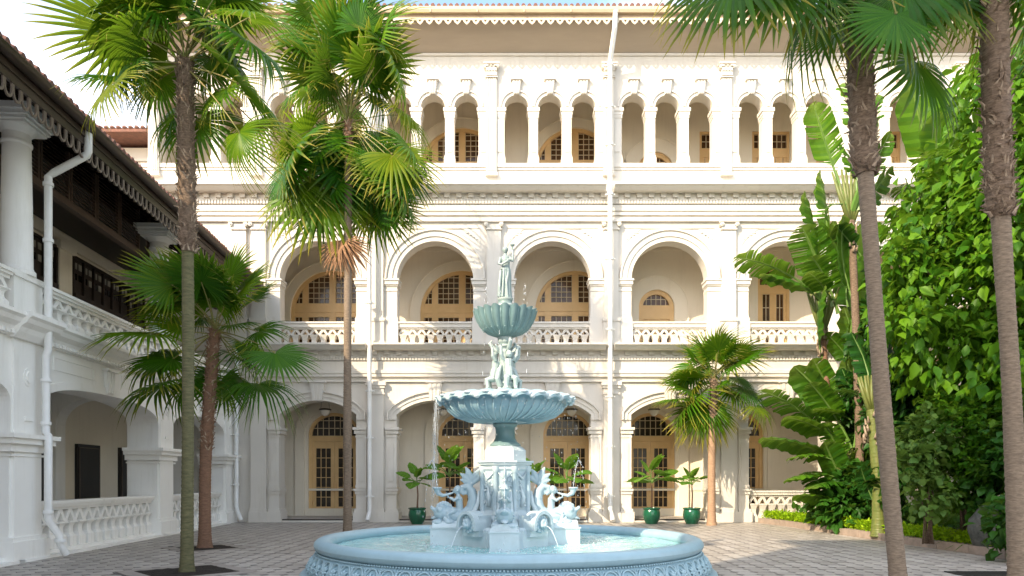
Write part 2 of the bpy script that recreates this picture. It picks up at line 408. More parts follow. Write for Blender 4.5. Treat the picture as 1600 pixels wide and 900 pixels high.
def dot(mb, cx, cy, z):
    h = cl - .008
    o4 = [(-h, 0), (0, -h), (h, 0), (0, h)]
    vs = [(cx + x, cy + y, z) for x, y in o4] + [(cx + x, cy + y, z - .02) for x, y in o4]
    mb.add(vs, [(0, 1, 2, 3)] + [(i, i + 4, (i + 1) % 4 + 4, (i + 1) % 4) for i in range(4)])
PITS = [(-5.26, 11.4, .84), (-6.62, 15.3, .72)]
def blocked(x, y):
    if (x + .05) ** 2 + (y - 11.5) ** 2 < 2.9 ** 2: return True
    if x < -8.0 - .063 * y: return True
    if x > 9.25: return True
    for a, b_, h in PITS:
        if abs(x - a) + abs(y - b_) < h * 1.41 + .1: return True
    return False
cells = []
ang = radians(0)
for i in range(-35, 31):
    for j in range(-26, 79):
        x, y = i * T, j * T
        if y > 24.3 or x > 9.3: continue
        if blocked(x, y): continue
        vis = 0
        if y > 10.3 and abs(x) / y < .73: vis = 1
        cells.append((0 if vis else 1, y, x))
cells.sort()
om = MB(); octo(om, 0, 0, 0); ome = om.mesh('paver', M['paver'])
dm = MB(); dot(dm, 0, 0, 0); dme = dm.mesh('paver_inset', M['paverd'])
rest = MB(); restd = MB(); k = 0
for vis, y, x in cells:
    z = R.uniform(-.004, .001)
    if k < 290 and vis == 0: link('paver', ome, pv, (x, y, z)); link('paver_inset', dme, pv, (x + T / 2, y + T / 2, z - .001))
    else: octo(rest, x, y, z); dot(restd, x + T / 2, y + T / 2, z - .001)
    k += 1
tag(rest.build('distant_paver', M['paver'], pv, recalc=False), kind='stuff')
tag(restd.build('distant_paver_inset', M['paverd'], pv, recalc=False), kind='stuff')
for (a, b_, h) in PITS:
    pit = MB()
    q = h * 1.41; iq = q - .32
    for s1, s2 in ((1, 1), (1, -1), (-1, -1), (-1, 1)):
        pit.add([(a + s1 * q, b_, .001), (a, b_ + s2 * q, .001), (a, b_ + s2 * iq, .001), (a + s1 * iq, b_, .001),
                 (a + s1 * q, b_, -.03), (a, b_ + s2 * q, -.03), (a, b_ + s2 * iq, -.03), (a + s1 * iq, b_, -.03)],
                [(0, 1, 2, 3), (0, 1, 5, 4), (2, 3, 7, 6)])
    pit.build('tree_pit_border', M['border'], pv)
    so = MB(); N = 14; r2 = random.Random(3)
    vs = []; fs = []
    for i in range(N + 1):
        for j in range(N + 1):
            u = (i / N - .5) * 2 * iq / 1.0; v = (j / N - .5) * 2 * iq
            xx = (u - v) / 2; yy = (u + v) / 2
            vs.append((a + xx, b_ + yy, -.004 + r2.uniform(-.006, .012)))
    for i in range(N):
        for j in range(N): fs.append((i * (N + 1) + j, (i + 1) * (N + 1) + j, (i + 1) * (N + 1) + j + 1, i * (N + 1) + j + 1))
    so.add(vs, fs); tag(so.build('tree_pit_soil', M['soil'], pv, 180))

# ================================================================== MAIN BUILDING
YF = 24.4; S = F / YF
def fx(p): return (p - 800) / S
def fz(p): return CAM_Z + (748 - p) / S
D2 = 2.2; SB = F / (YF + D2)
def bx(p): return (p - 800) / SB
def bz(p): return CAM_Z + (748 - p) / SB
MBD = thing('hotel_building', 'three storey white colonial building with arcades behind the fountain', 'building', (0, YF, 0))
BC = [497 + 183 * i for i in range(8)]           # bay centres (px)
XL, XR = fx(222), fx(BC[-1] + 91.5)
hb = 91.5 / S
def wall_run(z0, z1, t):
    return
# ground storey wall
g = MB()
g.box(fx(222), fx(BC[0] - 91.5), 0, .55, 0, 6.0)
for c in BC: arch_slab(g, fx(c) - hb, fx(c) + hb, 0, 6.0, 0, .55, fx(c), fx(860) , fz(648), .49, 'seg')
g.build('ground_storey_wall', M['white'], MBD, 30)
# middle storey wall
g = MB(); g.box(fx(222), fx(BC[0] - 91.5), 0, .5, 6.0, 11.44)
for c in BC: arch_slab(g, fx(c) - hb, fx(c) + hb, 6.0, 11.44, 0, .5, fx(c), 59.5 / S, fz(437), 59.5 / S)
g.build('middle_storey_wall', M['white'], MBD, 30)
# upper storey wall
ZS3 = fz(168); ZI3 = fz(169.5)
g = MB(); g.box(XL, XR, 0, .45, 11.44, fz(262))
g3c = []          # small arch centres (px)
for c in BC:
    c3 = c - 3.5
    for d in (-52.3, 0, 52.3): g3c.append(c3 + d)
g3left = [267, 314, 361]
allc = sorted(g3left + g3c)
edges = [222] + [(a + b_) / 2 for a, b_ in zip(allc[:-1], allc[1:])] + [BC[-1] + 91.5]
for i, c in enumerate(allc):
    arch_slab(g, fx(edges[i]), fx(edges[i + 1]), ZI3, 16.8, 0, .45, fx(c), 19 / S, ZS3, 19 / S, n=16)
# solid piers behind the upper pilasters
bounds3 = [242] + [BC[0] - 91.5 - 3.5 + 183 * i for i in range(9)]
for p in bounds3: g.box(fx(p - 7), fx(p + 7), .03, .43, fz(262), ZI3 + .02)
g.build('upper_storey_wall', M['white'], MBD, 30)
for x0, y0 in ((XL, .56), (XR - .4, .56)): g = MB(); g.box(x0, x0 + .4, y0, 8, 0, 16.8); g.build('end_wall', M['white'], MBD)
# small columns of the upper arcade
cm = MB(); wv = 7.2 / S
cm.box(-wv, wv, -.02, .40, .28, ZI3 - fz(256) - .30)
cm.box(-wv * .55, wv * .55, -.045, -.02, .40, ZI3 - fz(256) - .42)
cm.box(-wv - .035, wv + .035, -.06, .42, 0, .20); cm.box(-wv - .018, wv + .018, -.04, .41, .20, .28)
h = ZI3 - fz(256)
cm.box(-wv - .015, wv + .015, -.04, .41, h - .34, h - .30); cm.box(-wv - .03, wv + .03, -.06, .42, h - .24, h - .12); cm.box(-wv - .015, wv + .015, -.045, .41, h - .30, h - .24); cm.box(-wv - .06, wv + .06, -.09, .44, h - .12, h - .002)
cme = cm.mesh('arcade_column', M['white'])
locs = []
for cs in [g3left] + [g3c[i:i + 3] for i in range(0, len(g3c), 3)]:
    sp = cs[1] - cs[0]
    locs += [(fx(cs[0] - 19 - 7.2), 0, fz(256)), (fx((cs[0] + cs[1]) / 2), 0, fz(256)), (fx((cs[1] + cs[2]) / 2), 0, fz(256)), (fx(cs[2] + 19 + 7.2), 0, fz(256))]
piece('arcade_column', cme, MBD, locs)
# archivolts and keystones
def ring_mesh(name, hw, rise, kind, bands, legs=None):
    mb = MB(); pts = arch_pts(0, hw, 0, rise, 28, kind)
    for a, b_, p in bands: sweep_arch(mb, pts, a, b_, -p, .01, legs)
    return mb.mesh(name, M['white'], 40)
r3 = ring_mesh('arch_moulding', 19 / S, 19 / S, 'circ', ((.002, .11, .03), (.11, .155, .075)))
r2m = ring_mesh('arch_moulding', 59.5 / S, 59.5 / S, 'circ', ((.002, .16, .05), (.16, .20, .09), (.20, .36, .065), (.36, .42, .12)))
r1 = ring_mesh('arch_moulding', 60 / S, .49, 'seg', ((.002, .13, .05), (.13, .17, .08), (.17, .28, .06), (.28, .33, .13)), legs=-.18)
piece('arch_moulding', r3, MBD, [(fx(c), 0, ZS3) for c in allc])
piece('arch_moulding', r2m, MBD, [(fx(c), 0, fz(437)) for c in BC])
piece('arch_moulding', r1, MBD, [(fx(c), 0, fz(648)) for c in BC])
k3 = MB(); keystone(k3, 0, fz(148) - .02, fz(125), .10, .16, -.11); k3e = k3.mesh('keystone', M['white'])
k1 = MB(); keystone(k1, 0, fz(627), fz(596), .16, .26, -.16); k1e = k1.mesh('keystone', M['white'])
piece('keystone', k3e, MBD, [(fx(c), 0, 0) for c in allc]); piece('keystone', k1e, MBD, [(fx(c), 0, 0) for c in BC])
# upper pilasters, fluted
def capital(mb, hw, zb, zt, corinth=True):
    hh = zt - zb
    mb.box(-hw - .03, hw + .03, -.17, .01, zb, zb + .035)
    if corinth:
        for row, (zz, k_, sz) in enumerate(((zb + .05, 4, .055), (zb + hh * .38, 3, .065))):
            for i in range(k_):
                x = -hw + (2 * hw) * (i + .5) / k_
                mb.prism_y([(x - sz, zz), (x + sz, zz), (x + sz * .8, zz + hh * .28), (x, zz + hh * .4), (x - sz * .8, zz + hh * .28)], -.19 - .02 * row, -.1)
                mb.ball((x, -.20 - .03 * row, zz + hh * .34), (.04, .035, .03), 5)
    mb.box(-hw, hw, -.15, .01, zb + .035, zt - .06)
    for s in (-1, 1):
        n_ = 12; x = s * (hw + .015)
        mb.prism_y([(x + .075 * cos(2 * pi * i / n_), zt - .13 + .07 * sin(2 * pi * i / n_)) for i in range(n_)], -.21, -.02)
        mb.prism_y([(x + .032 * cos(2 * pi * i / n_), zt - .13 + .03 * sin(2 * pi * i / n_)) for i in range(n_)], -.235, -.21)
    mb.box(-hw - .09, hw + .09, -.23, .01, zt - .06, zt)
pm = MB(); hw = 8.2 / S
pm.box(-hw, hw, -.11, .04, fz(272), fz(124))
for i in range(5):
    x = -hw + .02 + (2 * hw - .04) * (i + .5) / 5; pm.box(x - .018, x + .018, -.135, -.11, fz(268), fz(126))
pm.box(-hw - .03, hw + .03, -.16, .02, fz(276), fz(272)); ppm = pm.mesh('pilaster', M['white'])
cpm = MB(); capital(cpm, hw, fz(124.5), fz(102)); cpe = cpm.mesh('capital', M['white'])
piece('pilaster', ppm, MBD, [(fx(p), 0, 0) for p in bounds3]); piece('capital', cpe, MBD, [(fx(p), 0, 0) for p in bounds3])
# middle pilasters
bounds = [BC[0] - 91.5 + 183 * i for i in range(9)]
pm = MB(); hw2 = 11 / S
pm.box(-hw2, hw2, -.12, .01, fz(500), fz(360)); pm.box(-hw2 - .03, hw2 + .03, -.15, .01, 6.09, fz(500)); pm.box(-hw2 - .06, hw2 + .06, -.18, .01, fz(503), fz(498)); pm.box(-hw2 - .05, hw2 + .05, -.19, .01, 6.09, 6.25)
p2 = pm.mesh('pilaster', M['white']); cm2 = MB(); capital(cm2, hw2, fz(361), fz(347), False); c2e = cm2.mesh('capital', M['white'])
extra = [375]
piece('pilaster', p2, MBD, [(fx(p), 0, 0) for p in bounds + extra[:1]]); piece('capital', c2e, MBD, [(fx(p), 0, 0) for p in bounds + extra[:1]])
# middle piers imposts and bases
for s_ in (-1, 1):
    im = MB(); a, b_ = (59.5 / S, 80.3 / S) if s_ > 0 else (-80.3 / S, -59.5 / S)
    for z0, z1, p, q in ((fz(455), fz(452), .02, .01), (fz(447.5), fz(445), .03, .02), (fz(445), fz(439), .07, .05), (fz(439), fz(436), .10, .08)):
        im.box(a - (q if s_ > 0 else 0), b_ + (q if s_ < 0 else 0), -p, .52 if s_ else 0, z0, z1)
    piece('impost_moulding', im.mesh('impost_moulding', M['white']), MBD, [(fx(c), 0, 0) for c in BC])
    im = MB()
    for z0, z1, p, q in ((fz(504), fz(497), .04, .03), (fz(497), fz(495), .025, .015), (6.09, fz(504), .06, .04)):
        im.box(a - (q if s_ > 0 else 0), b_ + (q if s_ < 0 else 0), -p, .52 if s_ else 0, z0, z1)
    piece('pier_base', im.mesh('pier_base', M['white']), MBD, [(fx(c), 0, 0) for c in BC])
# ground piers
for s_ in (-1, 1):
    im = MB()
    def bxs(a, b_, p, q, z0, z1, tp=0):
        x0, x1 = (a - q, b_ + q * .3) if s_ > 0 else (-b_ - q * .3, -a + q)
        im.box(x0, x1, -p, .57, z0, z1)
    a, b_ = 60 / S, 76 / S
    bxs(a, b_, .07, 0.002, 0, fz(669))
    for z0, z1, p, q in ((fz(684), fz(681), .09, .02), (fz(678), fz(672), .12, .06), (fz(672), fz(668), .17, .10), (fz(772), fz(767), .11, .03), (fz(767), fz(763.5), .15, .06), (0, .36, .17, .09), (.36, .46, .13, .05), (fz(762), fz(758), .10, .02)):
        bxs(a, b_, p, q, z0, z1)
    x0, x1 = (a + .10, b_ - .07) if s_ > 0 else (-b_ + .07, -a - .10)
    im.box(x0, x1, -.095, -.07, fz(752), fz(692))
    piece('pier_pilaster', im.mesh('pier_pilaster', M['white']), MBD, [(fx(c), 0, 0) for c in BC])
pm = MB(); hw1 = 12 / S
pm.box(-hw1, hw1, -.13, .01, .46, fz(607)); pm.box(-hw1 - .05, hw1 + .05, -.20, .01, 0, .36); pm.box(-hw1 - .025, hw1 + .025, -.165, .01, .36, .46)
for z0, z1, p in ((fz(617), fz(614), .16), (fz(607), fz(603), .17), (fz(603), fz(597), .21)): pm.box(-hw1 - p + .13, hw1 + p - .13, -p, .01, z0, z1)
piece('pilaster', pm.mesh('pilaster', M['white']), MBD, [(fx(p), 0, 0) for p in bounds])
# cornices
def cornice(name, ztop, zden_top, zden_bot, zdd_bot, bands):
    mb = MB(); cuts = [XL, fx(581) - .13, fx(581) + .13, fx(951) - .14, fx(951) + .14, XR]
    for i in (0, 2, 4): mb.prism_x([(.01, ztop), (-.56, ztop), (-.56, ztop - .06), (-.50, ztop - .09), (-.44, zden_top + .05), (-.38, zden_top + .0), (.01, zden_top)], cuts[i], cuts[i + 1])
    mb.box(XL, XR, -.07, .01, zdd_bot, zden_top - .001)
    for z0, z1, p in bands: mb.box(XL, XR, -p, .01, z0, z1)
    mb.build(name, M['white'], MBD)
    d = MB(); wd = .09; d.box(-wd, wd, -.15, -.065, zden_bot + .02, zden_top - .002); d.box(-wd - .012, wd + .012, -.17, -.065, zden_top - .04, zden_top - .001)
    de = d.mesh('modillion', M['white']); n_ = int((XR - XL) / .415)
    piece('modillion', de, MBD, [(XL + .2 + i * .415, 0, 0) for i in range(n_)])
    sm = MB(); n_ = int((XR - XL) / .105)
    for i in range(n_): sm.box(XL + .03 + i * .105, XL + .03 + i * .105 + .06, -.11, -.065, zdd_bot + .01, zden_bot - .03)
    tag(sm.build('dentil_row', M['white'], MBD), kind='stuff')
cornice('upper_cornice', fz(295), fz(304), fz(311.5), fz(320), ((fz(330), fz(321), .055), (fz(337), fz(333), .07), (fz(347), fz(343), .10), (fz(343), fz(341), .07)))
cornice('lower_cornice', fz(540), fz(549), fz(556), fz(564), ((fz(579), fz(565), .055), (fz(584), fz(579), .13), (fz(589), fz(584), .10), (fz(597), fz(595), .09)))
# upper sill and panel lines
sl = MB()
sl.box(XL, XR, -.07, .5, fz(262), fz(256) - .001); sl.box(XL, XR, -.035, .01, fz(266), fz(262) - .001)
sl.box(XL, XR, -.05, .01, fz(88), fz(84)); sl.build('window_sill', M['white'], MBD)
sp = MB()
for c in BC:
    for s in (-1, 1):     # spandrel relief beside each middle arch
        x = fx(c) + s * 1.35
        sp.prism_y([(x - .38 * s, fz(358)), (x + .22 * s, fz(358)), (x + .22 * s, fz(385)), (x + .16 * s, fz(380)), (x - .1 * s, fz(366))], -.02, .01)
        for k_ in range(4): sp.ball((x + s * (.12 - .12 * k_), -.02, fz(364 + 4 * (3 - k_) * .8)), (.045, .02, .03), 4)
    sp.box(fx(c) - 1.55, fx(c) + 1.55, -.04, .01, fz(357.5), fz(355.5))
sp.build('spandrel_relief', M['white'], MBD)
# balustrades
def balustrade(parent, mat, spans, z0, z1, zr, y0, yb, pitch=.315):
    """spans: list of (x0,x1); z0 base, z1 rail underside, zr rail top"""
    hgt = z1 - z0; bm_ = MB(); ym = (y0 + yb) / 2; zz = .24 * hgt / .6
    prof = [(.125, 0), (.125, .08 * hgt), (.10, .12 * hgt), (.085, .20 * hgt), (.075, .30 * hgt), (.085, .42 * hgt), (.105, .52 * hgt), (.118, .58 * hgt), (.125, .60 * hgt), (.135, .62 * hgt), (.135, .67 * hgt)] if pitch < .33 else [(.12, 0), (.12, .26 * hgt), (.10, .30 * hgt), (.075, .36 * hgt), (.068, .46 * hgt), (.075, .54 * hgt), (.10, .60 * hgt), (.135, .63 * hgt), (.135, .67 * hgt)]
    sq = [(r * 1.414, z) for r, z in prof]
    bm_.lathe(sq, 4, a0=pi / 4)
    # slanting straps from the capital up to the rail
    zc = .67 * hgt
    for s in (-1, 1):
        bm_.prism_y([(s * .0, hgt), (s * .06, hgt), (s * pitch / 2, zc + .045), (s * pitch / 2, zc - .0), (s * (pitch / 2 - .05), zc), (s * .0, hgt - .06)], -.06, .06)
    be = bm_.mesh('baluster', mat)
    for x0, x1 in spans:
        n_ = max(1, round((x1 - x0) / pitch)); p = (x1 - x0) / n_
        hr = MB()
        hr.box(x0 - .02, x1 + .02, y0 - .02, yb + .02, z1 + .06, zr - .03); hr.box(x0 - .02, x1 + .02, y0 - .055, yb + .055, zr - .03, zr + .03); hr.box(x0 - .02, x1 + .02, y0 + .03, yb - .03, z1, z1 + .06)
        hr.build('handrail', mat, parent)
        for i in range(n_):
            link('baluster', be, parent, (x0 + p * (i + .5), ym, z0), None, (p / pitch, 1, 1))
balustrade(MBD, M['white'], [(fx(c) - 57.5 / S, fx(c) + 57.5 / S) for c in BC], 6.10, fz(514), fz(504), .02, .24)
balustrade(MBD, M['white'], [(fx(c) - 58 / S, fx(c) + 58 / S) for c in BC[4:]], .14, fz(776), fz(768), .02, .24)
for c in BC[4:]: pl = MB(); pl.box(fx(c) - 58 / S, fx(c) + 58 / S, .0, .28, .0, .14); pl.build('balustrade_plinth', M['white'], MBD)
# floors, ceilings, back wall
fl = MB(); fl.box(XL + .4, XR - .4, .03, 8, .0, .10); fl.build('loggia_floor', M['paver'], MBD)
for c in BC[:4]: st = MB(); st.box(fx(c) - 58 / S, fx(c) + 58 / S, -.14, .028, .0, .055); st.box(fx(c) - 58 / S, fx(c) + 58 / S, -.02, .029, .055, .098, 1); st.build('doorstep', [M['white'], M['dark']], MBD)
for y0, z0, z1 in ((.56, 5.25, 6.0), (.51, 10.32, 11.43), (.46, 16.0, 16.7)): ce = MB(); ce.box(XL + .4, XR - .4, y0, D2 + .1, z0, z1); ce.build('loggia_ceiling', M['ceil'], MBD)
bw = MB()
def back_wall(z0, z1, ops):
    """ops: (cx, hw, zs, rise)"""
    ops = sorted(ops); e = [XL + .4] + [((a[0] + a[1]) + (b_[0] - b_[1])) / 2 for a, b_ in zip(ops[:-1], ops[1:])] + [XR - .4]
    for i, (cx, hw_, zs, rise) in enumerate(ops):
        if rise < .02: arch_slab(bw, e[i], e[i + 1], z0, z1, D2, D2 + .22, cx, hw_, zs, .001, n=2)
        else: arch_slab(bw, e[i], e[i + 1], z0, z1, D2, D2 + .22, cx, hw_, zs, rise)
gd = [(bx(522), .96), (bx(724), .94), (bx(887), .92), (bx(1017), .90), (bx(1155), .90), (bx(1340), .9), (bx(1520), .9)]
ZG = .10; ZGS = bz(679)
def zsp(hw_, crown): return crown - hw_
g_ops = [(c, h_, 3.17, bz(645) - 3.17) for c, h_ in gd]
back_wall(.1, 5.26, g_ops)
lun = [(bx(519), 1.56), (bx(722), 1.58), (bx(899), 1.52)]
m_ops = [(c, h_, bz(423) - h_, h_) for c, h_ in lun] + [(bx(1025.6), .67, bz(453) - .67, .67)] + [(bx(p), .60, bz(419), 0) for p in (1209, 1300, 1392, 1500)]
back_wall(6.0, 10.33, m_ops)
DZ = bz(200) - bz(423)
u_ops = [(c, h_, bz(200) - h_, h_) for c, h_ in lun] + [(bx(1024), .67, bz(238) - .67, .67)] + [(bx(p), .36, bz(205), 0) for p in (1108, 1190, 1219, 1290, 1392, 1460, 1500)]
back_wall(11.5, 16.05, u_ops)
bw.build('loggia_back_wall', M['cream'], MBD, 30)
dd = MB(); dd.box(XL + .4, XR - .4, D2 + .5, D2 + .6, 0, 16.7); dd.build('room_partition', M['cream'], MBD)
# surrounds on the back wall
sr = MB()
for cx, hw_, zs, rise in g_ops: sweep_arch(sr, arch_pts(cx, hw_, zs, rise, 24, 'circ'), .002, .14, D2 - .05, D2 + .01, .1); sweep_arch(sr, arch_pts(cx, hw_, zs, rise, 24, 'circ'), .14, .50, D2 - .10, D2 + .01, .1)
for cx, hw_, zs, rise in m_ops[:4] + u_ops[:4]:
    zb_ = 6.0 if zs < 11 else 11.5
    wd = .34 if hw_ > 1 else .5
    sweep_arch(sr, arch_pts(cx, hw_, zs, rise, 32), .002, wd, D2 - .06, D2 + .01, zb_); sweep_arch(sr, arch_pts(cx, hw_, zs, rise, 32), wd, wd + .05, D2 - .09, D2 + .01, zb_)
sr.box(XL + .4, XR - .4, D2 - .03, D2 + .005, .1, .38); sr.box(XL + .4, XR - .4, D2 - .025, D2 + .005, 1.05, 1.13); sr.box(XL + .4, XR - .4, D2 - .025, D2 + .005, 7.35, 7.43)
sr.box(XL + .4, XR - .4, D2 - .06, D2 + .005, 10.1, 10.2)
sr.build('door_surround', M['cream'], MBD, 40)

def muntins(mb, x0, x1, z0, z1, nx, nz_, y, t=.011):
    for i in range(nx + 1): x = x0 + (x1 - x0) * i / nx; mb.box(x - t, x + t, y, y + .02, z0, z1)
    for j in range(nz_ + 1): z = z0 + (z1 - z0) * j / nz_; mb.box(x0, x1, y + .002, y + .018, z - t, z + t)
YG = D2 + .10
def arch_door(cx, hw_, zs, rise, z0, parent):
    """double leaf glazed door under a fanlight"""
    ztr = 3.12; fr = MB(); pts = arch_pts(cx, hw_, zs, rise, 24)
    sweep_arch(fr, pts, -.12, .0, YG - .06, YG + .08, z0)
    fr.box(cx - hw_ + .12, cx + hw_ - .12, YG - .05, YG + .07, ztr - .20, ztr)
    w_ = fr.build('door', M['tan'], parent, 40)
    mu = MB(); muntins(mu, cx - hw_ + .1, cx + hw_ - .1, ztr, ztr + (zs + rise - ztr) * 1.0, 8, 3, YG - .01, .013); mu.build('fanlight_bars', M['bars'], w_)
    gl = MB(); pp = [(cx - hw_ + .05, ztr)] + [(cx + (x - cx) * .97, zs + (z - zs) * .97) for x, z in pts] + [(cx + hw_ - .05, ztr)]
    gl.prism_y(pp, YG + .03, YG + .04); gl.build('fanlight_glass', M['glassd'], w_)
    lw = hw_ - .12; zt = ztr - .20
    for s in (-1, 1):
        lf = MB(); x0, x1 = (cx + .004, cx + lw) if s > 0 else (cx - lw, cx - .004)
        wd = x1 - x0; sd_ = .13; za, zb_ = z0 + .33, zt - .26
        lf.box(x0, x0 + sd_, YG - .02, YG + .04, z0 + .01, zt - .004); lf.box(x1 - sd_, x1, YG - .02, YG + .04, z0 + .01, zt - .004)
        lf.box(x0 + sd_, x1 - sd_, YG - .018, YG + .04, z0 + .01, za); lf.box(x0 + sd_, x1 - sd_, YG - .018, YG + .04, zb_, zt - .004)
        lf.box(x0 + sd_ + .04, x1 - sd_ - .04, YG - .026, YG - .018, z0 + .07, za - .06)
        muntins(lf, x0 + sd_, x1 - sd_, za, zb_, 3, 6, YG - .01, .012)
        lf.box(cx + s * .05 - .012, cx + s * .05 + .012, YG - .06, YG - .02, z0 + 1.0, z0 + 1.25)
        lf.build('door_leaf', M['tan'], w_)
        nx, nz_ = 3, 6; pw = (x1 - x0 - 2 * sd_) / nx; ph = (zb_ - za) / nz_
        pn = MB(); pn.box(-pw / 2, pw / 2, 0, .006, -ph / 2, ph / 2); pe = pn.mesh('pane', M['glassd'])
        for i in range(nx):
            for j in range(nz_): link('pane', pe, w_, (x0 + sd_ + pw * (i + .5), YG + .015, za + ph * (j + .5)), (R.uniform(-.01, .01), 0, R.uniform(-.01, .01)))
for cx, hw_, zs, rise in g_ops[:5]: arch_door(cx, hw_, zs, rise, ZG, MBD)
def lunette(cx, r, zs, zfl, parent):
    fr = MB(); pts = arch_pts(cx, r, zs, r, 32)
    sweep_arch(fr, pts, -.13, 0, YG - .07, YG + .08, zfl)
    zt = zs + .34
    fr.box(cx - r + .10, cx + r - .10, YG - .05, YG + .06, zs, zt)
    for s in (-1, 1):
        fr.box(cx + s * 1.03 - .11, cx + s * 1.03 + .11, YG - .045, YG + .06, zt, zs + sqrt(max(.01, (r - .05) ** 2 - 1.03 ** 2)))
        fr.box(cx + s * 1.03 - .12, cx + s * 1.03 + .12, YG - .045, YG + .06, zfl, zs - .002)
    fr.box(cx - .12, cx + .12, YG - .045, YG + .06, zt, zs + r - .1); fr.box(cx - .12, cx + .12, YG - .045, YG + .06, zfl, zs - .002)
    fr.box(cx - r + .1, cx + r - .1, YG - .03, YG + .05, zs - .17, zs - .004); fr.box(cx - r + .1, cx + r - .1, YG - .03, YG + .05, zfl, zfl + .25)
    o_ = fr.build('lunette_window', M['tan'], parent, 40)
    mu = MB()
    for s in (-1, 1):
        a, b_ = (cx + .12, cx + .92) if s > 0 else (cx - .92, cx - .12)
        muntins(mu, a, b_, zt, zt + 1.2, 4, 6, YG - .01, .014); muntins(mu, a, b_, zfl + .25, zs - .17, 4, 5, YG - .01, .014)
        a, b_ = (cx + 1.14, cx + 1.42) if s > 0 else (cx - 1.42, cx - 1.14)
        muntins(mu, a, b_, zt, zt + .62, 2, 3, YG - .01, .014); muntins(mu, a, b_, zfl + .25, zs - .17, 2, 5, YG - .01, .014)
    mu.build('glazing_bars', M['bars'], o_)
    gl = MB(); pp = [(cx - r + .05, zfl)] + [(cx + (x - cx) * .97, zs + (z - zs) * .97) for x, z in pts] + [(cx + r - .05, zfl)]
    gl.prism_y(pp, YG + .03, YG + .04); gl.build('window_glass', M['glassb'], o_)
for c, h_ in lun: lunette(c, h_, bz(423) - h_, 6.0, MBD)
for c, h_ in lun: lunette(c, h_, bz(200) - h_, 11.5, MBD)
def small_arch(cx, r, zs, zfl, parent):
    fr = MB(); pts = arch_pts(cx, r, zs, r, 24)
    sweep_arch(fr, pts, -.16, 0, YG - .06, YG + .08, zfl)
    fr.box(cx - r + .1, cx + r - .1, YG - .05, YG + .05, zs - .42, zs + .10)
    for x in (cx - .07, cx + .07): fr.box(x - .065, x + .065, YG - .03, YG + .05, zfl, zs - .42)
    fr.box(cx - r + .1, cx + r - .1, YG - .02, YG + .05, zs - .62, zs - .424)
    o_ = fr.build('arched_door', M['tan'], parent, 40)
    mu = MB(); muntins(mu, cx - .55, cx + .55, zs + .1, zs + .56, 6, 2, YG - .01, .014)
    for s in (-1, 1): muntins(mu, min(cx + s * .13, cx + s * .5), max(cx + s * .13, cx + s * .5), zfl + .4, zs - .62, 3, 4, YG - .01, .014)
    mu.build('glazing_bars', M['bars'], o_)
    gl = MB(); pp = [(cx - r + .05, zfl)] + [(cx + (x - cx) * .97, zs + (z - zs) * .97) for x, z in pts] + [(cx + r - .05, zfl)]
    gl.prism_y(pp, YG + .03, YG + .04); gl.build('door_glass', M['glassb'], o_)
small_arch(bx(1025.6), .67, bz(453) - .67, 6.0, MBD); small_arch(bx(1024), .67, bz(238) - .67, 11.5, MBD)
def rect_door(cx, hw_, zt, zfl, parent):
    fr = MB()
    fr.box(cx - hw_, cx - hw_ + .09, YG - .06, YG + .06, zfl, zt); fr.box(cx + hw_ - .09, cx + hw_, YG - .06, YG + .06, zfl, zt); fr.box(cx - hw_ + .09, cx + hw_ - .09, YG - .055, YG + .06, zt - .09, zt)
    ztr = zt - .62; fr.box(cx - hw_ + .09, cx + hw_ - .09, YG - .05, YG + .05, ztr - .34, ztr)
    for x in (cx - hw_ + .15, cx - .06, cx + .06, cx + hw_ - .15): fr.box(x - .058, x + .058, YG - .03, YG + .04, zfl, ztr - .34)
    fr.box(cx - hw_ + .1, cx + hw_ - .1, YG - .02, YG + .04, zfl, zfl + .45)
    o_ = fr.build('transom_door', M['tan'], parent)
    mu = MB(); muntins(mu, cx - hw_ + .09, cx + hw_ - .09, ztr, zt - .09, 5 if hw_ > .5 else 3, 2, YG - .01, .014)
    for s in (-1, 1): muntins(mu, min(cx + s * .12, cx + s * (hw_ - .2)), max(cx + s * .12, cx + s * (hw_ - .2)), zfl + .45, ztr - .34, 2 if hw_ > .5 else 1, 4, YG - .01, .014)
    mu.build('glazing_bars', M['bars'], o_)
    gl = MB(); gl.box(cx - hw_ + .03, cx + hw_ - .03, YG + .03, YG + .04, zfl, zt - .03); gl.build('door_glass', M['glassb'], o_)
for cx, hw_, zs, rise in m_ops[4:]: rect_door(cx, hw_, zs, 6.0, MBD)
for cx, hw_, zs, rise in u_ops[4:]: rect_door(cx, hw_, zs, 11.5, MBD)
for cx, hw_, zs, rise in g_ops[5:]: rd = MB(); rd.box(cx - hw_, cx + hw_, YG, YG + .05, .1, 4.2); rd.build('shut_door', M['tan'], MBD)
# main eave
OV = .97; so = MB()
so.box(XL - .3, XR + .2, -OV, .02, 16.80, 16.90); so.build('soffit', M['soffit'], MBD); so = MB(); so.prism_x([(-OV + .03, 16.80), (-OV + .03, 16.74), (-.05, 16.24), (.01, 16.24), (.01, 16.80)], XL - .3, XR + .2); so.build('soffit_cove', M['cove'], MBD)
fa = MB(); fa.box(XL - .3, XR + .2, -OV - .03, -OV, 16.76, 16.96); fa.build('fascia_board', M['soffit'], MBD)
gu = MB(); gu.prism_x([(-OV - .03, 16.93), (-OV - .13, 16.94), (-OV - .17, 17.02), (-OV - .17, 17.12), (-OV - .14, 17.12), (-OV - .13, 17.03), (-OV - .03, 17.00)], XL - .3, XR + .2)
for i in range(20): gu.box(XL + .8 + i * 1.55, XL + .84 + i * 1.55, -OV - .18, -OV - .02, 16.925, 17.13)
gu.build('gutter', M['eave'], MBD)
sm = MB()   # one scallop of the valance with a pierced notch
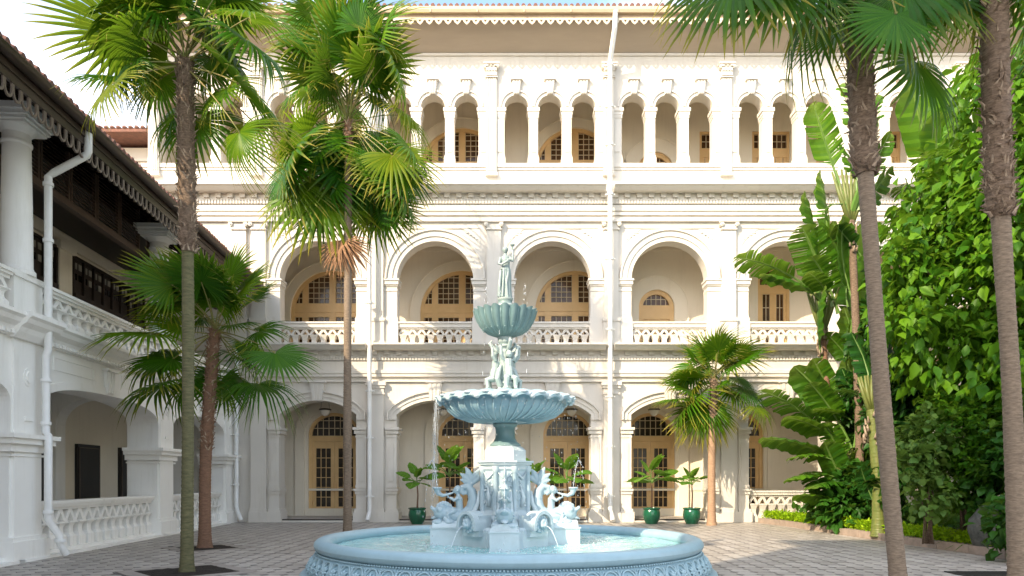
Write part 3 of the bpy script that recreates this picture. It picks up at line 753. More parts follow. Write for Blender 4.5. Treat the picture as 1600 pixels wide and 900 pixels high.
sw = .31; prof = [(-sw / 2, .10), (-sw / 2, .03), (-.12, .03), (-.10, -.03), (-.055, -.075), (0, -.12), (.055, -.075), (.10, -.03), (.12, .03), (sw / 2, .03), (sw / 2, .10)]
hole = [(0, -.035), (.045, .02), (.03, .05), (0, .03), (-.03, .05), (-.045, .02)]
# split left/right so that the notch is a real opening
left = [(-sw / 2, .10), (-sw / 2, .03), (-.12, .03), (-.10, -.03), (-.055, -.075), (0, -.12), (0, -.035), (-.045, .02), (-.03, .05), (0, .03), (0, .10)]
sm.prism_y(left, -.012, .012); sm.prism_y([(-x, z) for x, z in left][::-1], -.012, .012)
sme = sm.mesh('valance_scallop', M['scal']); n_ = int((XR - XL) / sw)
piece('valance_scallop', sme, MBD, [(XL + sw / 2 + i * sw, -OV - .045, 16.70) for i in range(n_)])
rf = MB(); rf.add([(XL - .3, -OV - .1, 17.13), (XR + .2, -OV - .1, 17.13), (XR + .2, 7, 20.2), (XL - .3, 7, 20.2), (XL - .3, -OV - .1, 17.0), (XR + .2, -OV - .1, 17.0), (XR + .2, 7, 17.0), (XL - .3, 7, 17.0)], [(0, 1, 2, 3), (0, 1, 5, 4), (4, 5, 6, 7), (1, 2, 6, 5), (2, 3, 7, 6), (3, 0, 4, 7)]); rf.build('roof', M['tile'], MBD)
tm = MB(); n8 = 8; tp = [(.075 * cos(pi * i / n8), .10 * sin(pi * i / n8)) for i in range(n8 + 1)]
vs = [(x, -.08, z) for x, z in tp] + [(x * .9, 7.9, z * .9 + 3.0) for x, z in tp]
tm.add(vs, [(i, i + 1, n8 + 2 + i, n8 + 1 + i) for i in range(n8)] + [tuple(range(n8 + 1))])
tme = tm.mesh('roof_tile', M['tile'], 60); n_ = int((XR - XL) / .20)
piece('roof_tile', tme, MBD, [(XL + i * .20, -OV - .06, 17.14 + R.uniform(-.01, .01)) for i in range(n_)])
# down pipes
dp = MB()
def pipe(mb, pts, r, coll):
    mb.tube(pts, r, 12)
    for z in coll:
        p = next((Vector(b_) for a, b_ in zip(pts, pts[1:]) if min(a[2], b_[2]) <= z <= max(a[2], b_[2])), None)
        q = next(((Vector(a), Vector(b_)) for a, b_ in zip(pts, pts[1:]) if min(a[2], b_[2]) <= z <= max(a[2], b_[2])), None)
        if q:
            t = (z - q[0].z) / (q[1].z - q[0].z); c = q[0].lerp(q[1], t)
            mb.lathe([(r * 1.35, c.z - .035), (r * 1.35, c.z + .035)], 12, (c.x, c.y)); mb.box(c.x - r * 2, c.x + r * 2, c.y, c.y + .12, c.z - .015, c.z + .015)
x1_ = fx(951)
pipe(dp, [(x1_ + .08, -OV - .1, 17.0), (x1_ + .06, -OV - .1, 16.45), (x1_, -.40, 15.75), (x1_, -.40, .45), (x1_ + .02, -.42, .35), (x1_ + .06, -.62, .08)], .085, (15.6, 14.2, 12.9, 11.2, 9.0, 6.6, 4.3, 2.6, .9))
dp.build('downpipe', M['white2'], MBD, 40)
dp = MB(); x2_ = fx(581)
pipe(dp, [(x2_, -OV - .1, 17.0), (x2_, -OV - .1, 16.45), (x2_, -.40, 15.75), (x2_, -.40, .45), (x2_, -.42, .35), (x2_ - .03, -.62, .08)], .075, (15.6, 13.2, 10.5, 7.5, 4.5, 2.9, .9))
dp.build('downpipe', M['white2'], MBD, 40)
# rear block at far left
RB = thing('rear_block', 'set back pale wing with low tiled roof at the upper left', 'building', (0, 30, 0))
rb = MB(); rb.box(-22, -12.9, 0, 5, 0, 15.6)
for z in (15.0, 14.2, 13.4, 12.9): rb.box(-22, -12.88, -.1, .01, z, z + .12)
rb.build('wall', M['white'], RB)
rv = MB(); 
for i in range(5): rv.box(-17.2, -15.2, -.05, .01, 14.5 + i * .07, 14.54 + i * .07)
rv.box(-17.25, -15.15, -.02, .01, 14.45, 14.88, 0); rv.build('vent', M['brown'], RB)
rr = MB(); rr.prism_x([(-1.1, 15.9), (-1.1, 15.75), (5.5, 15.75), (5.5, 16.0), (2.5, 16.5)], -22.5, -12.6); rr.build('roof', M['tile'], RB)
tb = MB(); tb.lathe([(.08, 0), (.08, .12)], 8); 
tme2 = MB(); tme2.prism_y([(.09 * cos(pi * i / 6), .09 * sin(pi * i / 6)) for i in range(7)], -.1, .4); t2 = tme2.mesh('roof_tile', M['tile'])
piece('roof_tile', t2, RB, [(-22.4 + i * .25, -1.05, 15.9) for i in range(39)])

OB = thing('opposite_shade_block', 'unseen white three storey block behind the camera, cut narrow for its shade', 'building', (0, -4.2, 0))  # unseen building, made only as wide as the shade it has to cast
ob = MB(); ob.box(-11.5, -4, -9, -.5, 0, 18.2); ob.build('core_wall', M['white'], OB)
ob = MB()
for i in range(2):
    c = -9.62 + 3.75 * i
    for z0, z1, r_ in ((0, 6, .9), (6, 11.4, 1.3), (11.4, 17.6, 1.2)): arch_slab(ob, c - 1.875, c + 1.875, z0, z1, -.49, 0, c, 1.3, z0 + (z1 - z0) * .58, r_)
ob.build('arcade_wall', M['white'], OB, 30)
for z in (5.9, 11.3, 17.6): ob = MB(); ob.box(-11.5, -4, 0, .4, z, z + .35); ob.build('cornice', M['white'], OB)
ob = MB(); ob.prism_x([(.9, 18.0), (.9, 18.2), (-4.5, 20.0), (-9.8, 18.2), (-9.8, 18.0)], -11.9, -3.6); ob.build('roof', M['tile'], OB)

# ================================================================== LEFT WING
WG = thing('side_wing', 'shaded two storey white wing with dark timber louvres and balustrades at left', 'building', (-8.07, 0, 0), atan2(.998, -.0629))
U1 = 24.15; U0 = -3.5
piers = [(-5.4, -4.46), (.5, 1.44), (6.45, 7.39), (12.4, 13.34), (18.35, 19.27)]
opens = [(1.44, 6.45), (7.39, 12.4), (13.34, 18.35), (19.27, 23.35)]
ZW1 = 4.08
g = MB(); g.box(U0, 1.44 - .0, 0, .75, 0, ZW1)
for i, (a, b_) in enumerate(opens):
    x0 = a if i == 0 else a - (a - opens[i - 1][1]) / 2; x1 = (b_ + (opens[i + 1][0] - b_) / 2) if i < 3 else U1
    arch_slab(g, x0, x1, 0, ZW1, 0, .75, (a + b_) / 2, (b_ - a) / 2, 2.86, .50, 'sup', 28)
g.build('ground_storey_wall', M['wingwhite'], WG, 30)
ring = MB()
for (a, b_) in opens: sweep_arch(ring, arch_pts((a + b_) / 2, (b_ - a) / 2, 2.86, .5, 28, 'sup'), .002, .16, -.03, .01, 2.3)
ring.build('arch_moulding', M['wingwhite'], WG, 40)
# pier faces, imposts, bases
pr = MB(); hwp = .46
pr.box(-hwp + .06, hwp - .06, -.05, .01, 0, ZW1 - .02)
for z0, z1, p, q in ((2.22, 2.30, .24, .24), (2.12, 2.22, .18, .18), (1.98, 2.12, .10, .10), (1.90, 1.94, .07, .04), (0, .38, .13, .07), (.38, .46, .09, .04)):
    pr.box(-hwp - q, hwp + q, -p, .78, z0, z1)
pr.box(-.12, .12, -.075, -.05, 2.55, 2.62)
n_ = 16; pr.prism_y([(.14 * cos(2 * pi * i / n_), 3.35 + .17 * sin(2 * pi * i / n_)) for i in range(n_)], -.065, -.05); pr.prism_y([(.08 * cos(2 * pi * i / n_), 3.35 + .11 * sin(2 * pi * i / n_)) for i in range(n_)], -.085, -.065)
pre = pr.mesh('pier', M['wingwhite'])
piece('pier', pre, WG, [(.97, 0, 0), (6.92, 0, 0), (12.87, 0, 0), (18.81, 0, 0), (23.8, 0, 0)])
kx = MB(); keystone(kx, 0, 3.40, 3.95, .14, .2, -.07)
ke = kx.mesh('keystone', M['wingwhite']); piece('keystone', ke, WG, [((a + b_) / 2, 0, 0) for a, b_ in opens])
for a, b_ in opens:
    c = (a + b_) / 2
    for s_ in (-1, 1):
        x0, x1 = sorted((c + s_ * .6, c + s_ * 2.1)); pn = MB(); pn.box(x0, x1, -.015, .01, 3.86, 3.90); pn.box(x0, x1, -.015, .01, 3.62, 3.65); pn.box(x0, x0 + .03, -.014, .01, 3.649, 3.861); pn.box(x1 - .03, x1, -.014, .01, 3.649, 3.861)
        pn.build('wall_panel_moulding', M['wingwhite'], WG)
co = MB()
co.prism_x([(.01, 4.42), (-.34, 4.42), (-.34, 4.36), (-.28, 4.32), (-.24, 4.25), (-.14, 4.18), (-.10, 4.10), (-.06, 4.02), (.01, 4.02)], U0, U1)
co.box(U0, U1, .01, .75, ZW1, 4.35)
for c in (.97, 6.92, 12.87, 18.81): co.prism_x([(.01, 4.44), (-.44, 4.44), (-.44, 4.36), (-.38, 4.32), (-.34, 4.25), (-.24, 4.18), (-.20, 4.10), (-.12, 4.0), (.01, 4.0)], c - .52, c + .52)
co.build('cornice', M['wingwhite'], WG)
dn = MB()
for i in range(int((U1 - 12) / .13)): dn.box(12 + i * .13, 12.07 + i * .13, -.15, -.05, 4.045, 4.11)
tag(dn.build('dentil_row', M['wingwhite'], WG), kind='stuff')
ush = [(1.44, 6.45), (7.39, 12.4), (13.34, 18.35), (19.27, 24.1)]
balustrade(WG, M['wingwhite'], [(13.4, 18.3), (19.32, 23.35)], .12, .88, 1.03, .1, .34, .345)
balustrade(WG, M['wingwhite'], [(7.45, 12.34), (13.36, 18.33), (19.29, 24.0)], 4.44, 5.00, 5.14, -.08, .16, .345)
pl = MB()
for a, b_ in opens[1:]: pl.box(a, b_, .03, .42, 0, .12); pl.box(a - .9, b_ + .2, -.16, .03, -.01, .05)
pl.build('balustrade_plinth', M['wingwhite'], WG)
# upper columns
cl_ = MB(); r0 = .25
cl_.box(-.42, .42, -.06, .66, 4.42, 5.2); cl_.box(-.45, .45, -.10, .68, 5.1, 5.2)
cl_.lathe([(.30, 5.2), (.30, 5.28), (.27, 5.31), (.255, 5.36), (.25, 6.2), (.225, 7.55), (.25, 7.58), (.25, 7.62), (.225, 7.64), (.225, 7.76), (.27, 7.80), (.33, 7.86)], 32, (0, .15))
for z0, z1, h_ in ((7.86, 7.91, .34), (7.91, 7.97, .38), (7.97, 8.05, .42), (8.05, 8.16, .46)): cl_.box(-h_, h_, .15 - h_, .15 + h_, z0, z1)
cle = cl_.mesh('column', M['wingwhite'], 35)
piece('column', cle, WG, [(.97, 0, 0), (6.92, 0, 0), (12.87, 0, 0), (18.81, 0, 0)])
# floors, back walls
fl = MB(); fl.box(U0, U1, .75, 3.2, 0, .08); fl.build('loggia_floor', M['paver'], WG)
f2 = MB(); f2.box(U0, U1, .75, 3.0, 3.85, 4.36); f2.build('upper_floor_slab', M['wingwhite'], WG)
bk = MB(); bk.box(U0, U1, 2.8, 3.0, 0, 3.85); bk.build('loggia_back_wall', M['cream'], WG)
bk = MB(); bk.box(U0, U1, 2.8, 3.0, 4.36, 9.7); bk.box(U0, U1, 2.7, 2.8, 7.75, 8.05); bk.box(U0, U1, 2.74, 2.8, 4.36, 4.7)
for c in (12.9, 18.95, 23.9): bk.box(c - .3, c + .3, 2.62, 2.8, 4.7, 7.75); bk.box(c - .38, c + .38, 2.54, 2.79, 7.55, 7.75)
bk.build('verandah_back_wall', M['cream'], WG)
for c in (12.87, 18.81):     # transverse arches across the ground loggia
    tv = MB(); pts = arch_pts(0, .9, 2.9, .7, 14)
    for i in range(14):
        (a, za), (b_, zb_) = pts[i], pts[i + 1]; y = 1.78
        for x in (c - .22, c + .22): tv.quad((x, y + a, za), (x, y + b_, zb_), (x, y + b_, 3.85), (x, y + a, 3.85))
        tv.quad((c - .22, y + a, za), (c - .22, y + b_, zb_), (c + .22, y + b_, zb_), (c + .22, y + a, za))
    tv.box(c - .22, c + .22, 2.68, 2.8, 0, 3.85); tv.box(c - .22, c + .22, .75, .88, 0, 3.85)
    tv.build('transverse_arch', M['wingwhite'], WG, 30)
tv = MB(); tv.box(23.9, 24.1, .75, 2.8, 0, 3.85); tv.build('loggia_end_wall', M['wingwhite'], WG)
# dark ground doors
for u, h_ in ((20.3, .6), (18.05, .35), (15.3, .55), (22.6, .5)):
    dr = MB(); dr.box(u - h_, u + h_, 2.72, 2.8, .08, 2.47); dr.box(u - h_ + .09, u + h_ - .09, 2.70, 2.72, .1, 2.36)
    d_ = dr.build('door', M['black'], WG); tr = MB()
    tr.box(u - h_ + .07, u - h_ + .09, 2.695, 2.71, .1, 2.36); tr.box(u + h_ - .09, u + h_ - .07, 2.695, 2.71, .1, 2.36); tr.box(u - h_ + .07, u + h_ - .07, 2.695, 2.71, 2.36, 2.38); tr.build('door_trim', M['valance'], d_)
# dark upper windows
def dark_window(u0, u1, z0, z1):
    fr = MB(); y = 2.66
    fr.box(u0, u1, y + .05, y + .09, z0, z1)
    n_ = max(2, round((u1 - u0) / .52)); p = (u1 - u0) / n_
    fr.box(u0, u1, y - .02, y + .05, z1 - .07, z1); fr.box(u0, u1, y - .02, y + .05, z0, z0 + .5); fr.box(u0, u1, y - .05, y + .05, z0 + 1.55, z0 + 1.68)
    for i in range(n_ + 1): fr.box(u0 + i * p - .035, u0 + i * p + .035, y - .015, y + .05, z0, z1)
    o_ = fr.build('window', M['dark'], WG); pm_ = MB(); pm_.box(-.07, .07, 0, .012, -.085, .085); pe = pm_.mesh('pane', M['lampglass' if False else 'glassk'])
    pw_ = pm_.mesh('pane', M['wpane'])
    for i in range(n_):
        for sx in (-.115, .115):
            for zr_ in (z1 - .25, z1 - .55, z0 + 1.35, z0 + 1.05):
                link('pane', pw_ if zr_ in (z1 - .25, z0 + 1.35) or R.random() < .3 else pe, o_, (u0 + p * (i + .5) + sx * p / .52, y + .03, zr_))
M['wpane'] = simple('painted_light_pane', (.40, .38, .33), (.25, .24, .21), .15, 2, 0)  # pale colour stands in for light caught by the panes
dark_window(19.4, 23.6, 4.9, 7.6); dark_window(13.3, 18.6, 4.9, 7.6)
# louvre screens
for (a, b_) in ush[1:]:
    n_ = 5; p = (b_ - a + .4) / n_
    for i in range(n_):
        lp = MB(); x0 = a - .2 + i * p; x1 = x0 + p
        lp.box(x0 + .02, x0 + .08, .52, .60, 7.48, 8.55); lp.box(x1 - .08, x1 - .02, .52, .60, 7.48, 8.55)
        for k_ in range(13):
            z = 7.50 + k_ * .078; lp.add([(x0 + .08, .52, z), (x1 - .08, .52, z), (x1 - .08, .59, z + .065), (x0 + .08, .59, z + .065), (x0 + .08, .52, z + .014), (x1 - .08, .52, z + .014), (x1 - .08, .59, z + .079), (x0 + .08, .59, z + .079)], [(0, 1, 2, 3), (4, 5, 6, 7), (0, 1, 5, 4), (2, 3, 7, 6)])
        lp.build('louvre_panel', M['brown'], WG)
    bm_ = MB(); bm_.box(a - .3, b_ + .3, .48, .64, 7.34, 7.48); bm_.build('louvre_rail', M['brown'], WG)
ce = MB(); ce.prism_x([(-.87, 7.98), (-.87, 8.03), (2.8, 9.79), (2.8, 9.74)], U0, U1 - .02)
for i in range(46): ce.prism_x([(-.85, 7.90), (-.85, 7.989), (2.7, 9.69), (2.7, 9.60)], U0 + .3 + i * .6, U0 + .38 + i * .6)
ce.build('verandah_ceiling', M['dark'], WG); ce = MB(); ce.box(U0, U1 - .02, .62, 2.69, 8.06, 8.11); ce.build('inner_ceiling', M['dark'], WG)
# eave
fa = MB(); fa.box(U0, U1 + .0, -.93, -.88, 7.72, 7.98); fa.box(U0, U1, -.96, -.93, 7.86, 7.98); fa.build('fascia_board', M['gut'], WG)
gu = MB(); n8 = 8; outer = [(-1.04 + .11 * cos(pi + pi * i / n8), 8.06 + .11 * sin(pi + pi * i / n8)) for i in range(n8 + 1)]
gu.prism_x(outer + [(-.93 - .02, 8.08), (-1.15 + .02, 8.08)], U0, U1); gu.build('gutter', M['gut'], WG, 40)
vl = MB(); n_ = 10; w2 = .105
vo = [(w2 * cos(pi + pi * i / n_), -.10 + .15 * sin(pi + pi * i / n_)) for i in range(n_ + 1)]; vi = [((w2 - .035) * cos(pi + pi * i / n_), -.10 + .11 * sin(pi + pi * i / n_)) for i in range(n_ + 1)]
vo = [(-w2, .02)] + vo + [(w2, .02)]; vi = [(-w2 + .035, .02)] + vi + [(w2 - .035, .02)]
for y, fl_ in ((-.015, 0), (.015, 1)): pass
nn = len(vo); vs = [(x, -.015, z) for x, z in vo] + [(x, -.015, z) for x, z in vi] + [(x, .015, z) for x, z in vo] + [(x, .015, z) for x, z in vi]
fs = []
for i in range(nn - 1): fs += [(i, i + 1, nn + i + 1, nn + i), (2 * nn + i, 2 * nn + i + 1, 3 * nn + i + 1, 3 * nn + i), (i, i + 1, 2 * nn + i + 1, 2 * nn + i), (nn + i, nn + i + 1, 3 * nn + i + 1, 3 * nn + i)]
vl.add(vs, fs); vle = vl.mesh('valance_loop', M['valance']); n_ = int((U1 - 8) / .21)
piece('valance_loop', vle, WG, [(8 + i * .21, -.905, 7.71) for i in range(n_)])
rf = MB(); rf.add([(U0, -1.0, 8.10), (U1 - .1, -1.0, 8.10), (U1 - .1, 4.2, 10.6), (U0, 4.2, 10.6), (U0, -.9, 8.06), (U1 - .1, -.9, 8.06), (U1 - .1, 4.2, 10.5), (U0, 4.2, 10.5), (U0, 9.2, 8.3), (U1 - .1, 9.2, 8.3)], [(0, 1, 2, 3), (0, 1, 5, 4), (4, 5, 6, 7), (1, 2, 6, 5), (0, 3, 7, 4), (2, 3, 8, 9), (6, 7, 8, 9), (2, 6, 9), (3, 7, 8)]); rf.build('roof', M['tile'], WG)
tw = MB(); tp = [(.07 * cos(pi * i / 8), .10 * sin(pi * i / 8)) for i in range(9)]
sl_ = 2.5 / 5.2
vs = [(x, -.12, z - .06) for x, z in tp] + [(x, 5.2, z + 5.2 * sl_ - .0) for x, z in tp]
tw.add(vs, [(i, i + 1, 10 + i, 9 + i) for i in range(8)] + [tuple(range(9))]); twe = tw.mesh('roof_tile', M['tile'], 60)
n_ = int((U1 - 3) / .19); piece('roof_tile', twe, WG, [(3 + i * .19, -1.0, 8.13 + R.uniform(-.012, .012)) for i in range(n_)], [(0, 0, R.uniform(-.02, .02)) for i in range(n_)])
bx_ = MB(); bx_.box(U0, U1 - .1, 3.01, 8, 0, 8.16); bx_.build('rear_wall', M['wingwhite'], WG)
# wing down pipes
dp = MB(); u = 13.12
pipe(dp, [(u, -.98, 8.05), (u, -.98, 7.62), (u, -.96, 7.55), (u, -.36, 7.20), (u, -.26, 7.12), (u, -.26, 4.46), (u, -.26, 3.9), (u, -.22, 3.8), (u, -.22, 2.36), (u, -.26, 2.32), (u, -.26, .75), (u + .08, -.28, .62), (u + .18, -.36, .42), (u + .18, -.38, .26), (u + .30, -.42, .06)], .068, ())
for z in (6.95, 5.9, 3.3, 2.5, .85): dp.lathe([(.092, z), (.092, z + .06)], 14, (u, -.26 if z > 4 else (-.22 if z > 2.4 else -.26)))
dp.lathe([(.10, .30), (.105, .33), (.10, .36)], 14, (u + .18, -.38)); dp.build('downpipe', M['white2'], WG, 45)
dp = MB(); u = 24.0; pipe(dp, [(u, -.2, 6), (u, -.2, .55), (u - .05, -.25, .4), (u + .0, -.35, .1)], .07, (4.5, 3, 1.3)); dp.build('downpipe', M['white2'], WG, 45)

# ================================================================== FOUNTAIN
FC = Vector((-.05, 11.5, 0))
FN = thing('tiered_fountain', 'tiered pale blue cast iron fountain with statue in round basin', 'fountain', FC)
OX = -.06      # the column stands a touch left of the basin's centre line
ba = MB()
ba.lathe([(3.28, 0), (3.28, .05), (3.24, .085), (3.18, .10), (3.10, .26), (3.03, .37), (2.99, .38), (2.99, .41), (3.02, .42), (2.9, .43), (2.80, .43), (2.80, .06), (.2, .06)], 128, cap=False)
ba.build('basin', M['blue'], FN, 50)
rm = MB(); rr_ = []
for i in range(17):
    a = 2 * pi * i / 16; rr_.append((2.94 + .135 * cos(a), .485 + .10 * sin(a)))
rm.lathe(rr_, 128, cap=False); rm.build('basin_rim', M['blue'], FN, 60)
bdm = MB()
for k in range(420):
    a = 2 * pi * k / 420; bdm.ball((3.035 * cos(a), 3.035 * sin(a), .385), .017, 3)
tag(bdm.build('beading', M['blue'], FN, 180), kind='stuff')
# one repeat of the basin ornament, facing -y at radius; z from .1 to .37 on the sloping side
NU = 74
def orn_unit():
    mb = MB(); half = pi / NU * 3.12
    def at(x, z, d=0):      # x along the circumference, z height
        r = 3.175 - (z - .10) * .52 + d; a = -pi / 2 + x / 3.12
        return (r * cos(a), r * sin(a), z)
    def ringc(cx, cz, rx, rz, t, d=.012, n=18):
        mb.tube([at(cx + rx * cos(2 * pi * i / n), cz + rz * sin(2 * pi * i / n), d) for i in range(n + 1)], t, 5)
    ringc(0, .235, half * .80, .115, .013, .014)
    for k in range(7):
        a = -pi * .15 + k * pi * 1.3 / 6; l_ = .075
        p0 = at(0, .20, .02); p1 = at(cos(a) * l_ * .9, .20 + sin(a) * l_, .035); p2 = at(cos(a) * l_ * 1.2, .20 + sin(a) * l_ * 1.3, .012)
        mb.tube([p0, p1, p2], [.012, .020, .004], 5)
    mb.ball(at(0, .20, .03), .022, 5)
    for s in (-1, 1):
        mb.tube([at(s * half, .12, .01), at(s * half * .86, .235, .015), at(s * half, .355, .01)], [.012, .008, .012], 5)
        mb.tube([at(s * half * .95, .30, .012), at(s * half * .72, .345, .02), at(s * half * .45, .352, .012)], [.006, .011, .004], 4)
        mb.tube([at(s * half * .95, .17, .012), at(s * half * .6, .135, .02), at(s * half * .2, .115, .012)], [.006, .011, .004], 4)
    mb.ball(at(half, .235, .012), (.016, .016, .022), 4)
    return mb.mesh('ornament', M['blue'], 180)
oe = orn_unit()
for k in range(NU): link('ornament', oe, FN, None, (0, 0, 2 * pi * k / NU))
# plinth: central octagon and four arms
ZW = .434
pb = MB()
def arm(mb, ang, r0, r1, hw_, z0, z1):
    c, s = cos(ang), sin(ang)
    pts = [(r0, -hw_), (r1, -hw_), (r1, hw_), (r0, hw_)]
    vs = [(OX + x * c - y * s, x * s + y * c, z) for z in (z0, z1) for x, y in pts]
    mb.add(vs, [(0, 3, 2, 1), (4, 5, 6, 7), (0, 1, 5, 4), (1, 2, 6, 5), (2, 3, 7, 6), (3, 0, 4, 7)])
pb.lathe([(.74, .06), (.74, .70), (.70, .74)], 8, (OX, 0), a0=pi / 8)
pb.build('plinth', M['bluel'], FN)
blk = MB(); w_ = .22
blk.box(.45, 1.20, -w_, w_, .06, .71); blk.box(.44, 1.215, -w_ - .012, w_ + .012, .705, .725)
n_ = 12; top = [(-w_ + 0, .725)] + [(w_ * cos(pi - pi * i / n_), .725 + .11 * sin(pi * i / n_)) for i in range(1, n_)] + [(w_, .725)]
vs = [(.5, y, z) for y, z in top] + [(1.17, y, z) for y, z in top]; m_ = len(top)
blk.add(vs, [(i, i + 1, m_ + i + 1, m_ + i) for i in range(m_ - 1)] + [tuple(range(m_)), tuple(range(m_, 2 * m_))])
for i in range(30): blk.box(.46 + i * .025, .472 + i * .025, -w_ - .018, w_ + .018, .69, .703)
be = blk.mesh('arm_block', M['bluel'], 40)
for k in range(4): link('arm_block', be, FN, (OX, 0, 0), (0, 0, k * pi / 2))
# dolphin group, pointing +x from the column; putto rides it
db = MB()
body = [(1.10, .95), (1.00, .95), (.88, .93), (.76, .91), (.64, .93), (.55, 1.03), (.52, 1.18), (.55, 1.32), (.62, 1.40), (.70, 1.38), (.71, 1.30), (.66, 1.27)]
rad = [.085, .12, .135, .13, .115, .10, .088, .075, .062, .052, .045, .035]
body = [(x, z - .02) for x, z in body]
db.tube([(x, 0, z) for x, z in body], rad, 14)
db.ball((1.04, 0, .95), (.13, .12, .13), 12); db.ball((1.14, 0, .99), (.10, .07, .035), 8, (0, -.5, 0)); db.ball((1.13, 0, .88), (.09, .06, .03), 8, (0, .35, 0)); db.ball((1.20, 0, 1.03), .03, 6)
for s in (-1, 1):
    db.ball((1.06, s * .10, 1.0), (.045, .035, .045), 8); db.tube([(.98, s * .10, .86), (.90, s * .17, .80), (.80, s * .16, .78)], [.045, .035, .012], 8)
for k in range(6):   # crest
    t = k / 5; db.ball((1.10 - .20 * t, 0, 1.055 + .045 * sin(t * pi)), (.03, .022, .045), 6)
for a, l_ in ((-.75, .20), (-.3, .27), (.15, .30), (.62, .24), (1.0, .17)):      # leafy tail
    x0, z0 = .54, 1.42; d = Vector((sin(a + .05), 0, cos(a + .05)))
    p = [Vector((x0, 0, z0)) + d * l_ * t + Vector((.05 * t * t * (1 if a > 0 else -1), 0, -.02 * t * t)) for t in (0, .35, .7, 1)]
    db.tube(p, [.035, .05, .048, .012], 8, sx=.6)
db.tube([(.66, 0, 1.25), (.60, 0, 1.36), (.54, 0, 1.44)], [.03, .045, .04], 8)
for k in range(7): db.ball((.5 + .1 * k, .12 * (-1) ** k, .80), (.09, .09, .05), 6)
dolphin = organic(db, 'dolphin', M['bluel'], .011, 1)
pt = MB()     # child figure riding, blowing a horn outward
pt.loft([(.93, .74, 0, .055, .065), (1.00, .745, 0, .062, .068), (1.10, .75, 0, .058, .066), (1.18, .76, 0, .066, .075), (1.225, .765, 0, .035, .045), (1.26, .775, 0, .028, .03)], 14)
pt.ball((.79, 0, 1.315), (.058, .055, .066), 10); pt.ball((.775, 0, 1.335), (.058, .062, .058), 9); pt.ball((.847, 0, 1.305), (.013, .012, .014), 5); pt.ball((.835, 0, 1.28), (.018, .018, .012), 5)
for s in (-1, 1):
    pt.ball((.78, s * .055, 1.31), (.012, .012, .018), 5)
    pt.tube([(.76, s * .04, .95), (.85, s * .11, .97), (.93, s * .13, .93)], [.048, .045, .034], 9); pt.tube([(.93, s * .13, .93), (.91, s * .135, .84), (.90, s * .13, .77)], [.034, .030, .020], 9); pt.ball((.92, s * .13, .765), (.045, .022, .018), 7)
    pt.tube([(.765, s * .07, 1.19), (.83, s * .085, 1.15), (.90, s * .05, 1.19)], [.03, .026, .020], 8)
    for f in range(5): pt.tube([(.905, s * .05, 1.19), (.93 + .004 * f, s * (.045 - .016 * f), 1.205 - .004 * f), (.935, s * (.03 - .014 * f), 1.225)], [.008, .007, .005], 5)
pt.tube([(.85, 0, 1.275), (.93, 0, 1.245), (1.02, 0, 1.225), (1.09, 0, 1.26), (1.11, 0, 1.33)], [.012, .020, .030, .042, .058], 12)
pt.lathe([(.05, 1.32), (.078, 1.345), (.082, 1.36), (.07, 1.365)], 14, (1.112, 0))
putto = organic(pt, 'horn_player', M['bluel'], .008, 1)
for k in (0, 2, 3, 1):
    o_ = link('dolphin', dolphin, FN, (OX, 0, 0), (0, 0, k * pi / 2)); p_ = link('child_rider', putto, o_)
# masks on the diagonals
mk = MB()
mk.ball((.74, 0, .80), (.10, .145, .15), 12); mk.ball((.84, 0, .80), (.05, .075, .085), 9); mk.ball((.885, 0, .775), (.03, .045, .03), 7); mk.ball((.88, 0, .745), (.022, .03, .014), 6); mk.ball((.892, 0, .80), (.016, .018, .035), 6)
for s in (-1, 1): mk.ball((.875, s * .038, .83), (.014, .016, .012), 5); mk.ball((.868, s * .04, .85), (.016, .026, .010), 5); mk.ball((.86, s * .045, .775), (.025, .025, .03), 6)
for k in range(12):
    a = k * 2 * pi / 12; mk.ball((.80, .115 * cos(a), .80 + .12 * sin(a)), (.03, .032, .032), 6)
mask = organic(mk, 'lion_mask', M['bluel'], .009, 1)
hood = MB(); sweep_arch(hood, arch_pts(0, .17, .78, .17, 16), .0, .05, -.86, -.62, .70); hood.box(-.2, .2, -.76, -.5, .60, .93); hoode = hood.mesh('mask_niche', M['bluel'], 40)
for k in range(4):
    a = pi / 4 + k * pi / 2; link('lion_mask', mask, FN, (OX, 0, 0), (0, 0, a)); link('mask_niche', hoode, FN, (OX, 0, 0), (0, 0, a + pi / 2))
# pedestal
pe_ = MB()
pe_.lathe([(.50, .70), (.50, .86), (.44, .92), (.40, .98), (.385, 1.0), (.385, 1.62), (.42, 1.66), (.42, 1.70)], 8, (OX, 0), a0=pi / 8)
for z0, z1, h_ in ((1.70, 1.725, .40), (1.725, 1.76, .43), (1.76, 1.785, .46)): pe_.lathe([(h_ * 1.08, z0), (h_ * 1.08, z1)], 8, (OX, 0), a0=pi / 8)
pe_.lathe([(.36, 1.785), (.36, 1.95), (.345, 1.97), (.30, 2.01), (.24, 2.035)], 8, (OX, 0), a0=pi / 8)
pe_.build('pedestal', M['bluel'], FN)
cn = MB(); cn.lathe([(.055, .92), (.055, .97), (.04, .99), (.045, 1.3), (.036, 1.60), (.05, 1.62), (.055, 1.66), (.06, 1.70)], 14)
cne = cn.mesh('colonnette', M['bluel'], 40)
for k in range(8):
    a = pi / 8 + k * pi / 4; link('colonnette', cne, FN, (OX + .395 * cos(a), .395 * sin(a), 0))
rl = MB(); r3_ = random.Random(5)
